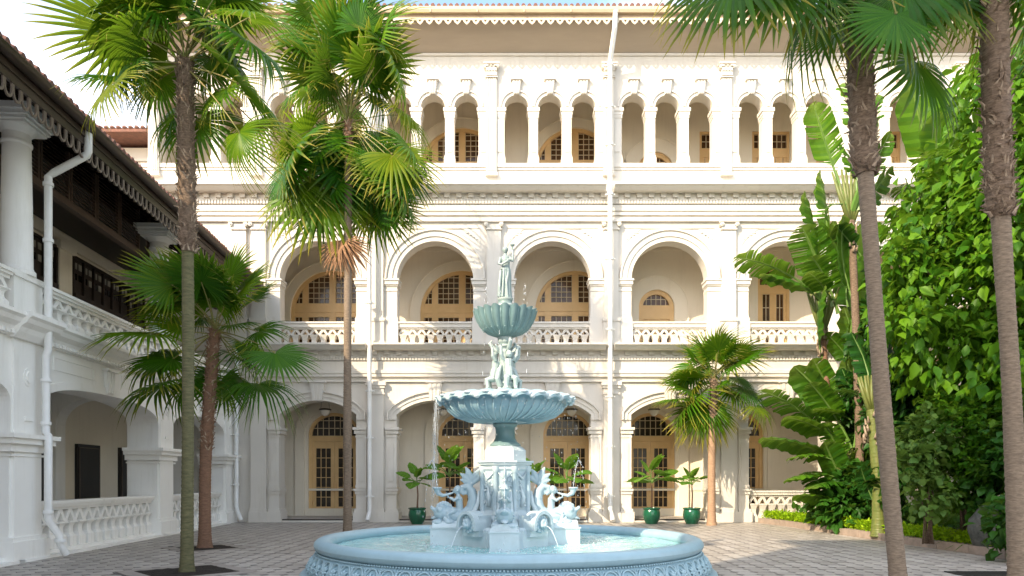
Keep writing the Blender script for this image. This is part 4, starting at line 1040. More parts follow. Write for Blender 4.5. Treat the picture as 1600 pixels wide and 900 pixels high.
for k in range(8):      # relief foliage and drapery on each face
    a = k * pi / 4; t_ = Vector((-sin(a), cos(a), 0)); n__ = Vector((cos(a), sin(a), 0))
    for i in range(26):
        u = r3_.uniform(-.11, .11); z = r3_.uniform(1.05, 1.58); c = Vector((OX, 0, z)) + n__ * .358 + t_ * u
        rl.ball(c, (r3_.uniform(.015, .035), r3_.uniform(.015, .035), r3_.uniform(.012, .03)), 4)
    rl.tube([Vector((OX, 0, 1.60)) + n__ * .37 - t_ * .11, Vector((OX, 0, 1.50)) + n__ * .385, Vector((OX, 0, 1.60)) + n__ * .37 + t_ * .11], [.012, .026, .012], 6)
    rl.tube([Vector((OX, 0, 1.05)) + n__ * .36, Vector((OX, 0, 1.2)) + n__ * .39 + t_ * .03, Vector((OX, 0, 1.38)) + n__ * .37 - t_ * .02], [.03, .04, .012], 6)
rl.build('relief', M['bluel'], FN, 180)
sg = MB()     # drapery scroll consoles between arms and pedestal
for k in range(4):
    a = k * pi / 2; c, s = cos(a), sin(a)
    def q(r, z, o=0): return (OX + r * c - o * s, r * s + o * c, z)
    for o_ in (-.09, .09): sg = MB(); sg.tube([q(.62, .74, o_), q(.60, .88, o_), q(.50, .96, o_), q(.44, 1.10, o_), q(.42, 1.3, o_)], [.05, .06, .05, .035, .02], 8); sg.build('scroll_console', M['bluel'], FN, 180)
nk = MB(); nk.lathe([(.25, 2.03), (.25, 2.06), (.20, 2.10), (.165, 2.16), (.155, 2.28), (.165, 2.33), (.20, 2.36), (.20, 2.39), (.17, 2.40), (.22, 2.42)], 32, (OX, 0)); nk.build('stem', M['teal'], FN, 50)
# big bowl
NS = 24
def zm(a, j, r):
    s_ = abs(cos(NS * a / 2)); return {8: -.035 + .05 * s_, 9: -.03 + .055 * s_, 10: .02 * s_, 7: .0}.get(j, 0)
def rmod(a, j, r):
    if j in (2, 3, 4, 5): return 1 + .006 * cos(NS * a)
    if j in (8, 9): return 1 + .018 * abs(cos(NS * a / 2))
    return 1
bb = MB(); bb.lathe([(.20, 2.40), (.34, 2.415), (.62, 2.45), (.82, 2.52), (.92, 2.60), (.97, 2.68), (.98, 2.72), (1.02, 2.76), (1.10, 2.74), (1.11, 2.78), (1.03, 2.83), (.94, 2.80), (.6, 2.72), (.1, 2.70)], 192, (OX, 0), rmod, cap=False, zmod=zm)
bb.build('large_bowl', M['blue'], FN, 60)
lv = MB()
for k in range(NS * 2):   # rib leaves under the bowl
    a = 2 * pi * k / (NS * 2); c, s = cos(a), sin(a)
    lv.tube([(OX + r * cos(a + sh), r * sin(a + sh), z) for r, z, sh in ((.36, 2.412, 0), (.62, 2.442, .03), (.82, 2.512, .06), (.93, 2.60, .08), (.985, 2.69, .09))], [.008, .012, .014, .014, .008], 5)
lv.build('bowl_ribs', M['blue'], FN, 180)
lip = MB(); lip.ball((1.085 * cos(.13), 1.085 * sin(.13), 2.745), (.05, .05, .045), 6); lip.ball((1.11, 0, 2.80), (.055, .065, .022), 5); lip.tube([(1.09, .02, 2.78), (1.10, .07, 2.77), (1.09, .13, 2.76)], .03, 6)
lipe = lip.mesh('shell_lip', M['bluel'], 180)
for k in range(NS): link('shell_lip', lipe, FN, (OX, 0, 0), (0, 0, 2 * pi * k / NS))
w1 = MB(); w1.lathe([(.93, 2.795), (.02, 2.80)], 48, (OX, 0)); w1.build('bowl_water', M['water'], FN)
# figure stem between bowls
fs_ = MB()
fs_.lathe([(.30, 2.80), (.31, 2.87), (.24, 2.91), (.19, 2.94), (.13, 2.96), (.11, 3.02), (.13, 3.06), (.10, 3.1), (.10, 3.4), (.09, 3.62), (.13, 3.66), (.09, 3.69), (.12, 3.73), (.125, 3.80), (.10, 3.84)], 20, (OX, 0), lambda a, j, r: 1 + (.10 * cos(8 * a) if j < 2 else 0))
for k in range(3):
    a = -pi / 2 + .35 + k * 2 * pi / 3; c, s = cos(a), sin(a)
    def q(r, z, o=0): return (OX + r * c - o * s, r * s + o * c, z)
    fs_.tube([q(.15, 3.34), q(.18, 3.24), q(.19, 3.14)], [.065, .072, .075], 10)
    fs_.tube([q(.14, 3.42), q(.16, 3.32)], [.078, .068], 10); fs_.ball(q(.18, 3.51), (.055, .055, .062), 8); fs_.ball(q(.235, 3.505), .012, 4)
    for o_ in (-1, 1):
        fs_.tube([q(.18, 3.14, o_ * .04), q(.29, 3.11, o_ * .075), q(.27, 2.99, o_ * .08), q(.30, 2.94, o_ * .08)], [.055, .048, .036, .026], 8)
        fs_.tube([q(.14, 3.42, o_ * .08), q(.18, 3.50, o_ * .135), q(.19, 3.62, o_ * .14)], [.034, .030, .024], 7)
        for f in range(5): fs_.tube([q(.19, 3.62, o_ * .14), q(.185 + .007 * f, 3.66, o_ * (.12 + .010 * f))], [.010, .006], 4)
    fs_.tube([q(.10, 3.56), q(.19, 3.63), q(.26, 3.72), q(.22, 3.76)], [.035, .036, .034, .016], 8)
    a += pi / 3; c, s = cos(a), sin(a)
    fs_.tube([q(.12, 3.0), q(.20, 3.12), q(.15, 3.26), q(.10, 3.34)], [.05, .045, .04, .02], 8); fs_.tube([q(.08, 3.5), q(.17, 3.60), q(.25, 3.66)], [.03, .035, .012], 7)
for k in range(6):
    a = k * pi / 3 + .2; c, s = cos(a), sin(a)
    fs_.tube([(OX + .16 * c, .16 * s, 2.94), (OX + .27 * c, .27 * s, 2.93), (OX + .34 * c, .34 * s, 2.87)], [.03, .04, .02], 7); fs_.ball((OX + .33 * c, .33 * s, 2.88), .03, 6)
st_ = organic(fs_, 'figure_stem', M['stemp'], .008, 0); tag(link('figure_stem', st_, FN), 'stem of three seated children under the small bowl')
# small shell bowl
NB = 20
def rm2(a, j, r):
    if 1 <= j <= 7: return 1 + .11 * (abs(cos(NB * a / 2)) - .5) * (1 if j > 1 else .4)
    return 1
def zm2(a, j, r): return .03 * abs(cos(NB * a / 2)) if j in (6, 7, 8) else 0
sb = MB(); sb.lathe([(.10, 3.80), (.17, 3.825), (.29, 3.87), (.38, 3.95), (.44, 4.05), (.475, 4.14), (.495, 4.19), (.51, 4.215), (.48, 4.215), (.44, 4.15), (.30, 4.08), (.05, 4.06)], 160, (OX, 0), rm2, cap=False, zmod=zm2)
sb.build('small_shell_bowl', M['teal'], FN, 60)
sp_ = MB()
for k in range(NB):
    a = 2 * pi * (k + .5) / NB
    sp_.tube([(OX + r * cos(a), r * sin(a), z) for r, z in ((.14, 3.815), (.27, 3.865), (.355, 3.935), (.415, 4.03), (.45, 4.12), (.465, 4.20))], [.004, .007, .010, .012, .013, .010], 5)
    for r, z in ((.45, 4.08), (.435, 4.03), (.41, 3.98), (.37, 3.92)): a2 = 2 * pi * k / NB; sp_.ball((OX + r * cos(a2), r * sin(a2), z), .013, 4)
sp_.build('shell_ribs', M['teal'], FN, 180)
# statue
sb2 = MB(); sb2.lathe([(.07, 4.06), (.08, 4.24), (.155, 4.26), (.16, 4.32), (.12, 4.35), (.115, 4.40), (.13, 4.42), (.13, 4.44)], 28, (OX, 0)); sb2.build('statue_base', M['stat'], FN, 50)
sx = MB(); Z = 4.43
secs = [(0, 0, 0, .105, .10, 1), (.05, 0, 0, .10, .095, 1), (.16, .0, 0, .092, .085, .9), (.28, .005, 0, .088, .078, .8), (.40, .01, 0, .085, .075, .6), (.47, .012, 0, .078, .068, .4), (.52, .012, 0, .062, .055, .2), (.58, .010, 0, .064, .053, .1), (.64, .006, 0, .072, .056, 0), (.69, .004, 0, .070, .048, 0), (.715, .0, 0, .035, .03, 0), (.745, -.002, -.004, .023, .023, 0)]
fine_ = []
for i in range(len(secs) - 1):
    a, b_ = secs[i], secs[i + 1]
    for t in (0, .33, .66): fine_.append(tuple(a[k] + (b_[k] - a[k]) * t for k in range(6)))
fine_.append(secs[-1]); fine_ = [(Z + s_[0], *s_[1:]) for s_ in fine_]
sx.loft(fine_, 64, .13, 9)
sx.tube([(-.07, -.05, Z + .46), (-.09, -.08, Z + .25), (-.10, -.07, Z + .02)], [.022, .026, .03], 8)      # cloak fall
sx.tube([(.05, -.05, Z + .44), (.02, -.09, Z + .24), (.04, -.09, Z + .01)], [.016, .018, .022], 8)
sx.tube([(-.02, -.06, Z + .5), (-.03, -.09, Z + .3), (-.045, -.10, Z + .02)], [.014, .016, .02], 8)
sx.tube([(-.07, -.03, Z + .50), (0, -.065, Z + .47), (.07, -.03, Z + .50), (0, .06, Z + .5), (-.07, -.03, Z + .50)], .014, 8)
sx.ball((0, -.006, Z + .80), (.042, .046, .055), 12); sx.ball((0, .012, Z + .815), (.05, .048, .05), 10); sx.ball((0, .055, Z + .80), (.03, .028, .03), 8)
sx.ball((0, -.054, Z + .795), (.007, .010, .014), 5); sx.ball((0, -.044, Z + .77), (.014, .008, .005), 5)
for s in (-1, 1): sx.ball((s * .017, -.044, Z + .812), (.010, .006, .005), 5); sx.ball((s * .043, .0, Z + .80), (.007, .012, .014), 5)
sx.tube([(-.075, 0, Z + .68), (-.10, -.03, Z + .57), (-.055, -.085, Z + .545), (.02, -.105, Z + .585), (.05, -.10, Z + .60)], [.027, .024, .021, .018, .014], 9)   # arm across the body
for f in range(5): sx.tube([(.045, -.10, Z + .595 + .007 * (f - 2)), (.07, -.098, Z + .60 + .010 * (f - 2)), (.085, -.085, Z + .602 + .009 * (f - 2))], [.007, .006, .004], 5)
sx.tube([(.075, 0, Z + .685), (.115, -.03, Z + .62), (.12, -.06, Z + .60), (.125, -.06, Z + .70), (.118, -.05, Z + .785)], [.027, .024, .022, .020, .014], 9)     # raised forearm
for f in range(5):
    a = f * 1.1 - .6; sx.tube([(.118, -.05, Z + .785), (.118 + .022 * cos(a), -.05 + .022 * sin(a), Z + .80 + .006 * f), (.118 + .012 * cos(a), -.05 + .012 * sin(a), Z + .825)], [.008, .006, .004], 5)
sx.lathe([(.008, Z + .78), (.010, Z + .83), (.022, Z + .85), (.038, Z + .865), (.042, Z + .885), (.034, Z + .89), (.012, Z + .885)], 14, (.118, -.05))
sx.tube([(.03, -.10, Z + .615), (.09, -.09, Z + .625)], [.016, .028], 9)     # small vessel held in front
stm = organic(sx, 'statue', M['stat'], .0055, 0); tag(link('statue', stm, FN, (OX, 0, 0)), 'robed woman statue raising a cup on the top bowl')
# water
wt = MB(); n1, n2 = 46, 140; vs = []; rr2 = random.Random(2)
import mathutils.noise as mn
for i in range(n1 + 1):
    r = 2.83 * (i / n1) ** .8
    for k in range(n2):
        a = 2 * pi * k / n2; x, y = r * cos(a), r * sin(a)
        h_ = .020 * mn.noise(Vector((x * 3.1, y * 3.1, 0))) + .016 * mn.noise(Vector((x * 8, y * 8, 3)))
        h_ *= 1.3 if .8 < r < 1.9 else .8
        vs.append((FC.x + x, FC.y + y, ZW + h_))
fs = [(i * n2 + k, i * n2 + (k + 1) % n2, (i + 1) * n2 + (k + 1) % n2, (i + 1) * n2 + k) for i in range(n1) for k in range(n2)]
wt.add(vs, fs); tag(wt.build('water', M['water'], None, 180), kind='structure')
# falling and spouting water
jt = MB(); rj = random.Random(11)
def droplets(p, vx, vz, T_, n_, r, spread=.01, g_=9.8):
    for i in range(n_):
        t = T_ * (i + rj.random() * .8) / n_
        c = Vector(p) + Vector(vx) * t + Vector((0, 0, vz * t - .5 * g_ * t * t)) + Vector((rj.gauss(0, spread), rj.gauss(0, spread), rj.gauss(0, spread)))
        if c.z < ZW: continue
        q = r * rj.uniform(.35, .75); jt.ball(c, (q, q, r * rj.uniform(1.2, 1.6 + 4.5 * t)), 3)
def stream(p, vx, vz, T_, r, n_=12, g_=9.8):
    jt.tube([Vector(p) + Vector(vx) * (T_ * i / n_) + Vector((0, 0, vz * (T_ * i / n_) - .5 * g_ * (T_ * i / n_) ** 2)) for i in range(n_ + 1)], [r * (1 - .3 * i / n_) for i in range(n_ + 1)], 5)
for k in range(NS * 2):
    a = 2 * pi * k / (NS * 2) + rj.uniform(-.03, .03); o_ = Vector((OX + 1.13 * cos(a), 1.13 * sin(a), 2.72))
    droplets(o_, (.12 * cos(a), .12 * sin(a), 0), 0, .67, rj.choice((5, 9, 16)), .006, .012)
for a in (pi, pi + .10, -pi / 2 - 1.25, pi - .12, pi - .22): 
    o_ = Vector((OX + 1.13 * cos(a), 1.13 * sin(a), 2.72)); stream(o_, (.10 * cos(a), .10 * sin(a), 0), 0, .55, .003); droplets(o_, (.12 * cos(a), .12 * sin(a), 0), 0, .67, 34, .006, .018)
for k in range(4):
    a = k * pi / 2; c, s = cos(a), sin(a)
    o_ = Vector((OX + 1.112 * c, 1.112 * s, 1.37)); stream(o_, (.30 * c, .30 * s, 0), 2.9 if k != 3 else 1.5, .42, .006, 16); droplets(o_, (.30 * c, .30 * s, 0), 2.9 if k != 3 else 1.5, .78, 40, .007, .012)
    a += pi / 4; c, s = cos(a), sin(a); stream(Vector((OX + .89 * c, .89 * s, .765)), (.95 * c, .95 * s, 0), .2, .27, .008)
    a += pi / 6; c, s = cos(a), sin(a); o_ = Vector((OX + .30 * c, .30 * s, 4.22)); droplets(o_, (.10 * c, .10 * s, 0), 2.9, .85, 16, .010, .008)
for i in range(500):
    a = rj.uniform(0, 2 * pi); r = rj.choice((1.2, 1.3, 1.6, 1.45)) + rj.gauss(0, .07); jt.ball((OX + r * cos(a), r * sin(a), ZW + abs(rj.gauss(0, .03))), rj.uniform(.004, .011), 3)
tag(jt.build('splashing_water', M['jet'], FN, 180), kind='stuff')

# ================================================================== LAMPS
def hanging(name, label, p, drop):
    t = thing(name, label, 'lamp', p, 0, 'lamps of the arcades')
    c = MB(); 
    for s in (-1, 1): c.tube([(s * .05, 0, 0), (s * .16, 0, -drop)], .006, 5)
    c.lathe([(.07, 0), (.07, -.03)], 12); c.build('hanger', M['brass'], t)
    d = MB(); d.lathe([(.20, -drop - .03), (.23, -drop), (.20, -drop + .03)], 24); d.build('lamp_ring', M['brass'], t, 40)
    e = MB(); e.lathe([(.19, -drop - .02), (.17, -drop - .12), (.11, -drop - .20), (.03, -drop - .24)], 20); e.build('lamp_bowl', M['lampglass'], t, 60)
def yp(px, py, Y): return P(px, py, Y)
for px, lab in ((508, 'hanging bowl lamp in the ground arcade behind the second palm from left'), (692, 'hanging bowl lamp in the ground arcade left of the fountain bowl'), (893, 'hanging bowl lamp in the ground arcade right of the fountain bowl'), (1022, 'hanging bowl lamp in the ground arcade left of the short palm')):
    q_ = P(px, 640, YF + 1.3); hanging('hanging_lamp', lab, (q_.x, q_.y, 5.25), 5.25 - q_.z)
def ceil_lamp(label, p):
    t = thing('ceiling_lamp', label, 'lamp', p, 0, 'ceiling lamps of the upper arcades')
    d = MB(); d.lathe([(.20, 0), (.22, -.03), (.20, -.10), (.16, -.11)], 20); d.build('lamp_ring', M['brass'], t, 40)
    e = MB(); e.lathe([(.17, -.10), (.15, -.18), (.09, -.25), (.02, -.27)], 20); e.build('lamp_bowl', M['lampglass'], t, 60)
for px, z_, lab in ((682, 10.32, 'round ceiling lamp in the middle arcade left of the statue'), (857, 10.32, 'round ceiling lamp in the middle arcade right of the statue'), (1022, 10.32, 'round ceiling lamp in the middle arcade right of the long downpipe'),
                    (500, 10.32, 'round ceiling lamp in the middle arcade behind the palm with a dead leaf'), (690, 16.0, 'round ceiling lamp behind the upper arches left of the statue'), (856, 16.0, 'round ceiling lamp behind the upper arches left of the long downpipe'), (1186, 16.0, 'round ceiling lamp behind the upper arches near the hanging palm leaves')):
    ceil_lamp(lab, ((px - 800) / F * (YF + 1.3), YF + 1.3, z_))
q_ = Vector((-8.07, 0, 0)) + Vector((-.0629, .998, 0)) * 14.4 + Vector((-.998, -.0629, 0)) * 1.7
hanging('hanging_lamp', 'hanging bowl lamp in the shaded ground arcade of the left wing', (q_.x, q_.y, 3.85), 1.0)

# ================================================================== PALMS
def fan_leaf(seed, mats, nseg=40, Rr=1.0, spread=300, pet=.9, bend=40, droop=.35, join=.5, w0=1.0, curl=.0):
    r = random.Random(seed); mb = MB(); uv = []
    # stalk curving down slightly
    def ctr(t): return Vector((pet * t, 0, -.10 * pet * t * t))
    mb.tube([ctr(i / 5) for i in range(6)], [.028, .02, .016, .014, .012, .012], 5, 0); uv += [(0, .5)] * (len(mb.v))
    H = ctr(1); bd_ = radians(bend); ex = Vector((cos(bd_), 0, -sin(bd_))); ez = Vector((sin(bd_), 0, cos(bd_))); ey = Vector((0, 1, 0))
    half = radians(spread / 2); da = 2 * half / nseg
    for i in range(nseg):
        a = -half + da * (i + .5); ab = abs(a) / half
        ln = Rr * (1.0 - .28 * ab ** 2) * r.uniform(.93, 1.04)
        tipd = droop * r.uniform(.6, 1.5); side = r.gauss(0, .03)
        st = [(.03, 1.0), (.25, 1.0), (join, 1.0), (join + .16, .78), (.86, .42), (1.0, .04)]
        k0 = len(mb.v); vs = []
        for j, (t, ww) in enumerate(st):
            rr__ = t * ln; aw = rr__ if t <= join else join * ln
            hw_ = aw * math.tan(da / 2) * ww * w0 * 1.02
            aa = a + (side * max(0, t - join) * 2)
            d = ex * cos(aa) + ey * sin(aa); p_ = -ex * sin(aa) + ey * cos(aa)
            # cup the blade: outer segments rise a little, tips hang
            cup = .10 * rr__ * (ab ** 2) * (1 if t < .9 else .8)
            dz = -tipd * max(0, (t - .35)) ** 2 * ln * 1.1
            c = H + d * rr__ * (1 - .0 * t) + ez * cup * .6 + Vector((0, 0, dz)) 
            ridge = .35 * hw_
            vs += [c - p_ * hw_ - ez * ridge * .5, c + ez * ridge * .6, c + p_ * hw_ - ez * ridge * .5]
            uv += [(t, 1), (t, .5), (t, 1)]
        fs = []
        for j in range(len(st) - 1):
            b_ = 3 * j; fs += [(b_, b_ + 1, b_ + 4, b_ + 3), (b_ + 1, b_ + 2, b_ + 5, b_ + 4)]
        mb.add(vs, fs, 1)
    mb.uv = uv
    return mb.mesh('palm_leaf', mats, 30, recalc=False)
LV = {}
for key, mt in (('g', 'palm'), ('d', 'palmd'), ('y', 'palmy')):
    for bi, b_ in enumerate((10, 28, 50, 75)):
        for s_ in range(2): LV[(key, bi, s_)] = fan_leaf(100 + bi * 7 + s_ + ord(key), [M['stem'], M[mt]], 32 + 4 * s_, .98, 280 + 30 * s_, .95, b_, .30 + .25 * bi + .15 * s_, .56 + .05 * s_)
BLD = {}
for key, mt in (('g', 'palm'), ('d', 'palmd'), ('y', 'palmy')):
    for s_ in range(4): BLD[(key, s_)] = fan_leaf(300 + s_ * 3 + ord(key), [M['stem'], M[mt]], (34, 36, 38, 34)[s_], 1.0, (235, 265, 290, 210)[s_], .02, 0, (.3, .55, .8, 1.1)[s_], (.52, .46, .55, .42)[s_])
for s_ in range(4): BLD[('x', s_)] = fan_leaf(600 + s_, [M['dead'], M['dead']], 24, 1.0, 170, .02, 0, .5, .35, 1.5)
DEADL = fan_leaf(5, [M['dead'], M['dead']], 30, .75, 200, .45, 70, 2.2, .35, .55)
def hero(t, hub, Y, rows, seed, rise=.25):
    """rows: (heart px, heart py, tip px, tip py[, kind]); blades hang on their own stalks from the hub"""
    r = random.Random(seed)
    for row in rows:
        hx, hy, tx, ty = row[:4]; kind = row[4] if len(row) > 4 else r.choice('gggdy'); h0 = P(hx, hy, Y); t0 = P(tx, ty, Y)
        d0 = h0 - hub; dist = max(.3, d0.length); yo = r.uniform(-.75, .35) * dist * .7; yo = abs(yo) + .25 if (abs((h0.x - hub.x) * F / Y) < 55 and ty > (748 - (hub.z - CAM_Z) * F / Y)) else yo; rad = (t0 - h0).length
        H = h0 + Vector((0, yo, 0)); T_ = t0 + Vector((0, yo + r.uniform(-.75, -.1) * rad, 0)); S0 = hub + Vector((0, 0, r.uniform(-.15, .1)))
        k_ = Y / (Y + yo); sc_ = 1 / k_       # keep the sight line while the blade moves nearer or farther
        H = Vector((H.x * sc_, H.y, CAM_Z + (H.z - CAM_Z) * sc_)); T_ = Vector((T_.x * sc_, T_.y, CAM_Z + (T_.z - CAM_Z) * sc_))
        st = MB(); q = [S0.lerp(H, i / 6) + Vector((0, 0, rise * .8 * dist * (i / 6) * (1 - i / 6))) - t.location for i in range(7)]
        st.tube(q, [.022, .017, .014, .012, .011, .010, .010], 5); st.build('leaf_stalk', M['stem'], t, 180)
        d = (T_ - H); l_ = d.length * 1.0; d.normalize(); up = Vector((0, 0, 1)); z = up - d * up.dot(d)
        if z.length < .25: z = Vector((0, -1, .2)) - d * Vector((0, -1, .2)).dot(d)
        z.normalize()
        if z.y > 0 and r.random() < .25: z = (z + Vector((0, -.9, 0))).normalized(); z = (z - d * z.dot(d)).normalized()
        y = z.cross(d); m3 = Matrix((d, y, z)).transposed() @ Matrix.Rotation(radians(r.uniform(-35, 35)), 3, 'X')
        o_ = bpy.data.objects.new('palm_leaf', BLD[(kind, r.randrange(4))]); COL.objects.link(o_); o_.parent = t
        o_.matrix_local = Matrix.Translation(H - t.location) @ m3.to_4x4() @ Matrix.Diagonal((l_, l_, l_, 1))
def trunk_mesh(pts, r_bot, r_top, ring=.07, flare=1.4, mat=None, seed=0):
    """ringed trunk through pts"""
    pts = [Vector(p) for p in pts]; r = random.Random(seed); L_ = sum((b_ - a).length for a, b_ in zip(pts, pts[1:])); n_ = int(L_ / (ring / 3)); P_ = []; Rd = []
    for i in range(n_ + 1):
        t = i / n_; s = t * (len(pts) - 1); k_ = min(int(s), len(pts) - 2); f = s - k_
        p0 = pts[max(k_ - 1, 0)]; p1 = pts[k_]; p2 = pts[k_ + 1]; p3 = pts[min(k_ + 2, len(pts) - 1)]
        c = .5 * ((2 * p1) + (-p0 + p2) * f + (2 * p0 - 5 * p1 + 4 * p2 - p3) * f * f + (-p0 + 3 * p1 - 3 * p2 + p3) * f ** 3)
        rb = r_bot + (r_top - r_bot) * t; rb *= 1 + (flare - 1) * math.exp(-t * L_ / .28)
        rb *= 1 + .05 * ((i % 3) / 2 - .5) + r.uniform(-.02, .02) + .05 * sin(i * .037 + seed) * sin(i * .011)
        P_.append(c); Rd.append(rb)
    mb = MB(); mb.tube(P_, Rd, 16); return mb, P_, Rd
def palm(name, label, base, top, pts_mid, rb, rt, mat, fib, leaves, group='fan palms of the courtyard', seed=0, fibmat='fibre', scale=1.0, stub=.07, fr=None):
    """fib: metres of fibrous trunk below the crown; leaves: (az, el, kind, bend, scale)"""
    t = thing(name, label, 'palm tree', base, 0, group); r = random.Random(seed); base = Vector(base); top = Vector(top)
    pts = [Vector((0, 0, -.03))] + [Vector(p) - base for p in pts_mid] + [top - base]
    mb, P_, Rd = trunk_mesh(pts, rb, rt, seed=seed); mb.build('trunk', mat, t, 180)
    H = (top - base).length
    if fib > 0:
        Rd = [max(q, (fr or q)) for q in Rd]
        fb = MB(); fb2 = MB(); nlev = int(fib / .055); 
        for i in range(nlev):
            zz = H - fib + i * .055 + r.uniform(-.01, .01); idx = min(len(P_) - 1, max(0, int(zz / H * (len(P_) - 1)))); c = P_[idx]; rd = Rd[idx]
            for k_ in range(7):
                a = r.uniform(0, 2 * pi); d = Vector((cos(a), sin(a), 0)); tn = Vector((-sin(a), cos(a), 0)) * r.choice((-1, 1)) * r.uniform(.1, 1.0)
                up = Vector((0, 0, 1)); l_ = r.uniform(.06, .13); b0 = c + d * rd * .9; b1 = b0 + d * .02 + (tn * .6 + up * .6).normalized() * l_ * .6; b2 = b1 + d * stub * r.uniform(.1, .8) + (tn * .5 + up * r.uniform(-.2, .8)).normalized() * l_ * .5
                (fb if r.random() < .6 else fb2).tube([b0, b1, b2], [.020, .014, .004], 4, cap=False)
        idx0 = int((H - fib) / H * (len(P_) - 1)); sl = MB(); nn_ = len(P_) - idx0; sl.tube(P_[idx0:], [q * (.98 + .10 * r.random()) * (min(1, .72 + .28 * i_ / 8)) for i_, q in enumerate(Rd[idx0:])], 14)
        k0 = len(fb.v); fb.v += sl.v; fb.f += [tuple(i + k0 for i in f) for f in sl.f]; fb.m += sl.m
        tag(fb.build('fibre_sheath', M[fibmat], t, 60, recalc=False)); tag(fb2.build('leaf_base_stubs', M['fibrel'], t, 60, recalc=False), kind='stuff')
    T_ = top - base
    for (az, el, kind, bi, s_) in leaves:
        me = DEADL if kind == 'x' else LV[(kind, bi, r.randrange(2))]
        off = Vector((cos(radians(az)), sin(radians(az)), 0)) * rt * .7 + Vector((0, 0, (el - 20) / 100 * .55 * s_ * scale + r.uniform(-.06, .06)))
        o_ = link('palm_leaf', me, t, T_ + off, (radians(r.uniform(-22, 22)), -radians(el), radians(az)), s_ * scale)
        if kind == 'x': tag(o_, 'dead brown hanging leaf')
    return t
def crown(n, els, kinds, seed, bends=None, s0=.85, s1=1.1, skip=None):
    r = random.Random(seed); out = []; ga = 137.5
    for i in range(n):
        f = i / max(1, n - 1); el = els[0] + (els[1] - els[0]) * f ** .9 + r.uniform(-8, 8); az = (i * ga + r.uniform(-14, 14)) % 360
        if skip and skip(az, el): continue
        b_ = 0 if el > 55 else (1 if el > 20 else (2 if el > -15 else (3 if r.random() < .6 else 2)))
        out.append((az, el, r.choice(kinds), b_, r.uniform(s0, s1)))
    return out
# tallest left palm
P1b = P(292, 893, 11.35); P1t = P(289, 95, 11.35); m1 = P(294, 500, 11.4)
t = palm('fan_palm', 'tall fan palm with mossy trunk in square soil pit at left', (P1b.x, P1b.y, 0), P1t, [m1], .098, .082, M['barkg'], 3.1,
     crown(4, (86, 60), 'gggy', 21, s0=1.0, s1=1.15), seed=1, fr=.125)
hero(t, P1t, 11.35, [(212, 58, 66, 40, 'y'), (186, 122, 92, 122, 'g'), (178, 130, 150, 212, 'y'), (225, 60, 150, 105, 'g'), (252, 122, 245, 205, 'g'), (262, 95, 210, 150, 'y'), (352, 138, 330, 205, 'g'), (373, 205, 388, 292, 'g'), (372, 130, 455, 195, 'g'),
    (385, 62, 458, 125, 'd'), (388, 28, 462, 45, 'g'), (250, 18, 168, -15, 'd'), (305, 8, 300, -90, 'd'), (335, -5, 415, -45, 'g'), (310, 38, 372, 92, 'd'), (308, 188, 325, 262, 'g'), (340, 60, 420, 150, 'g'), (275, 178, 262, 240, 'g'), (230, 20, 130, 60, 'd'), (395, 190, 435, 245, 'y'),
    (205, 100, 175, 175, 'g'), (330, 90, 345, 160, 'd'), (360, 10, 430, 20, 'g'), (280, 20, 250, -60, 'g')], 5)
# second palm, nearer the building
Y2 = 18.9; b2 = P(543, 835, Y2); t2_ = P(545, 190, Y2)
t = palm('fan_palm', 'slim fan palm with a dead brown leaf hanging under its full crown', (b2.x, b2.y, 0), t2_, [P(543, 560, Y2)], .115, .095, M['bark'], 1.0,
     crown(7, (86, 45), 'gggd', 33, s0=1.15, s1=1.35), seed=2, fibmat='barkr')
hero(t, P(541, 330, Y2 - .12), Y2 - .35, [(538, 372, 526, 432, 'x'), (540, 374, 538, 434, 'x'), (537, 374, 518, 418, 'x')], 3, 0)
for c in t.children:
    if c.data and c.data.name.startswith('palm_leaf') and c.data in [BLD[('x', q)] for q in range(4)]: c['label'] = 'dead brown hanging leaf'
hero(t, t2_, Y2, [(455, 255, 428, 335, 'd'), (490, 260, 470, 345, 'd'), (520, 285, 505, 365, 'd'), (575, 270, 585, 350, 'd'), (605, 260, 625, 335, 'd'), (630, 270, 650, 330, 'g'), (500, 330, 492, 392, 'd'), (610, 320, 612, 380, 'd'), (450, 220, 425, 270, 'y'), (560, 215, 575, 290, 'g'), (515, 205, 500, 275, 'g'), (640, 230, 668, 285, 'g'), (505, 60, 448, -15, 'd'), (530, 45, 518, -45, 'd'), (562, 48, 572, -35, 'g'), (600, 62, 632, -12, 'g'), (592, 88, 660, 92, 'y'), (605, 95, 655, 165, 'g'), (485, 75, 425, 55, 'g'), (485, 140, 432, 175, 'g'), (622, 180, 692, 218, 'y'), (585, 150, 610, 200, 'd'),
    (590, 205, 640, 250, 'g'), (482, 210, 422, 248, 'g'), (505, 222, 470, 300, 'g'), (470, 235, 425, 312, 'g'), (530, 232, 515, 318, 'd'), (580, 232, 600, 315, 'g'), (612, 240, 660, 305, 'y'), (600, 285, 640, 358, 'g'), (560, 292, 568, 378, 'd'), (505, 300, 475, 388, 'g'), (592, 318, 588, 402, 'g'), (462, 290, 435, 368, 'y'),
    (622, 300, 655, 352, 'd'), (545, 250, 548, 335, 'd'), (520, 110, 480, 175, 'd'), (560, 100, 580, 170, 'g'), (540, 80, 540, 10, 'g'), (510, 130, 455, 115, 'y'), (575, 20, 605, -40, 'd'), (485, 20, 440, -10, 'g')], 6)
Y3 = 15.3; b3 = P(320, 857, Y3); t3 = P(336, 515, Y3)
t = palm('fan_palm', 'short fan palm with reddish trunk in front of the left wing', (b3.x, b3.y, 0), t3, [P(322, 700, Y3)], .13, .11, M['barkr'], 2.4,
     crown(5, (82, 45), 'ggd', 45, s0=.85, s1=1.0), seed=3, fibmat='barkr')
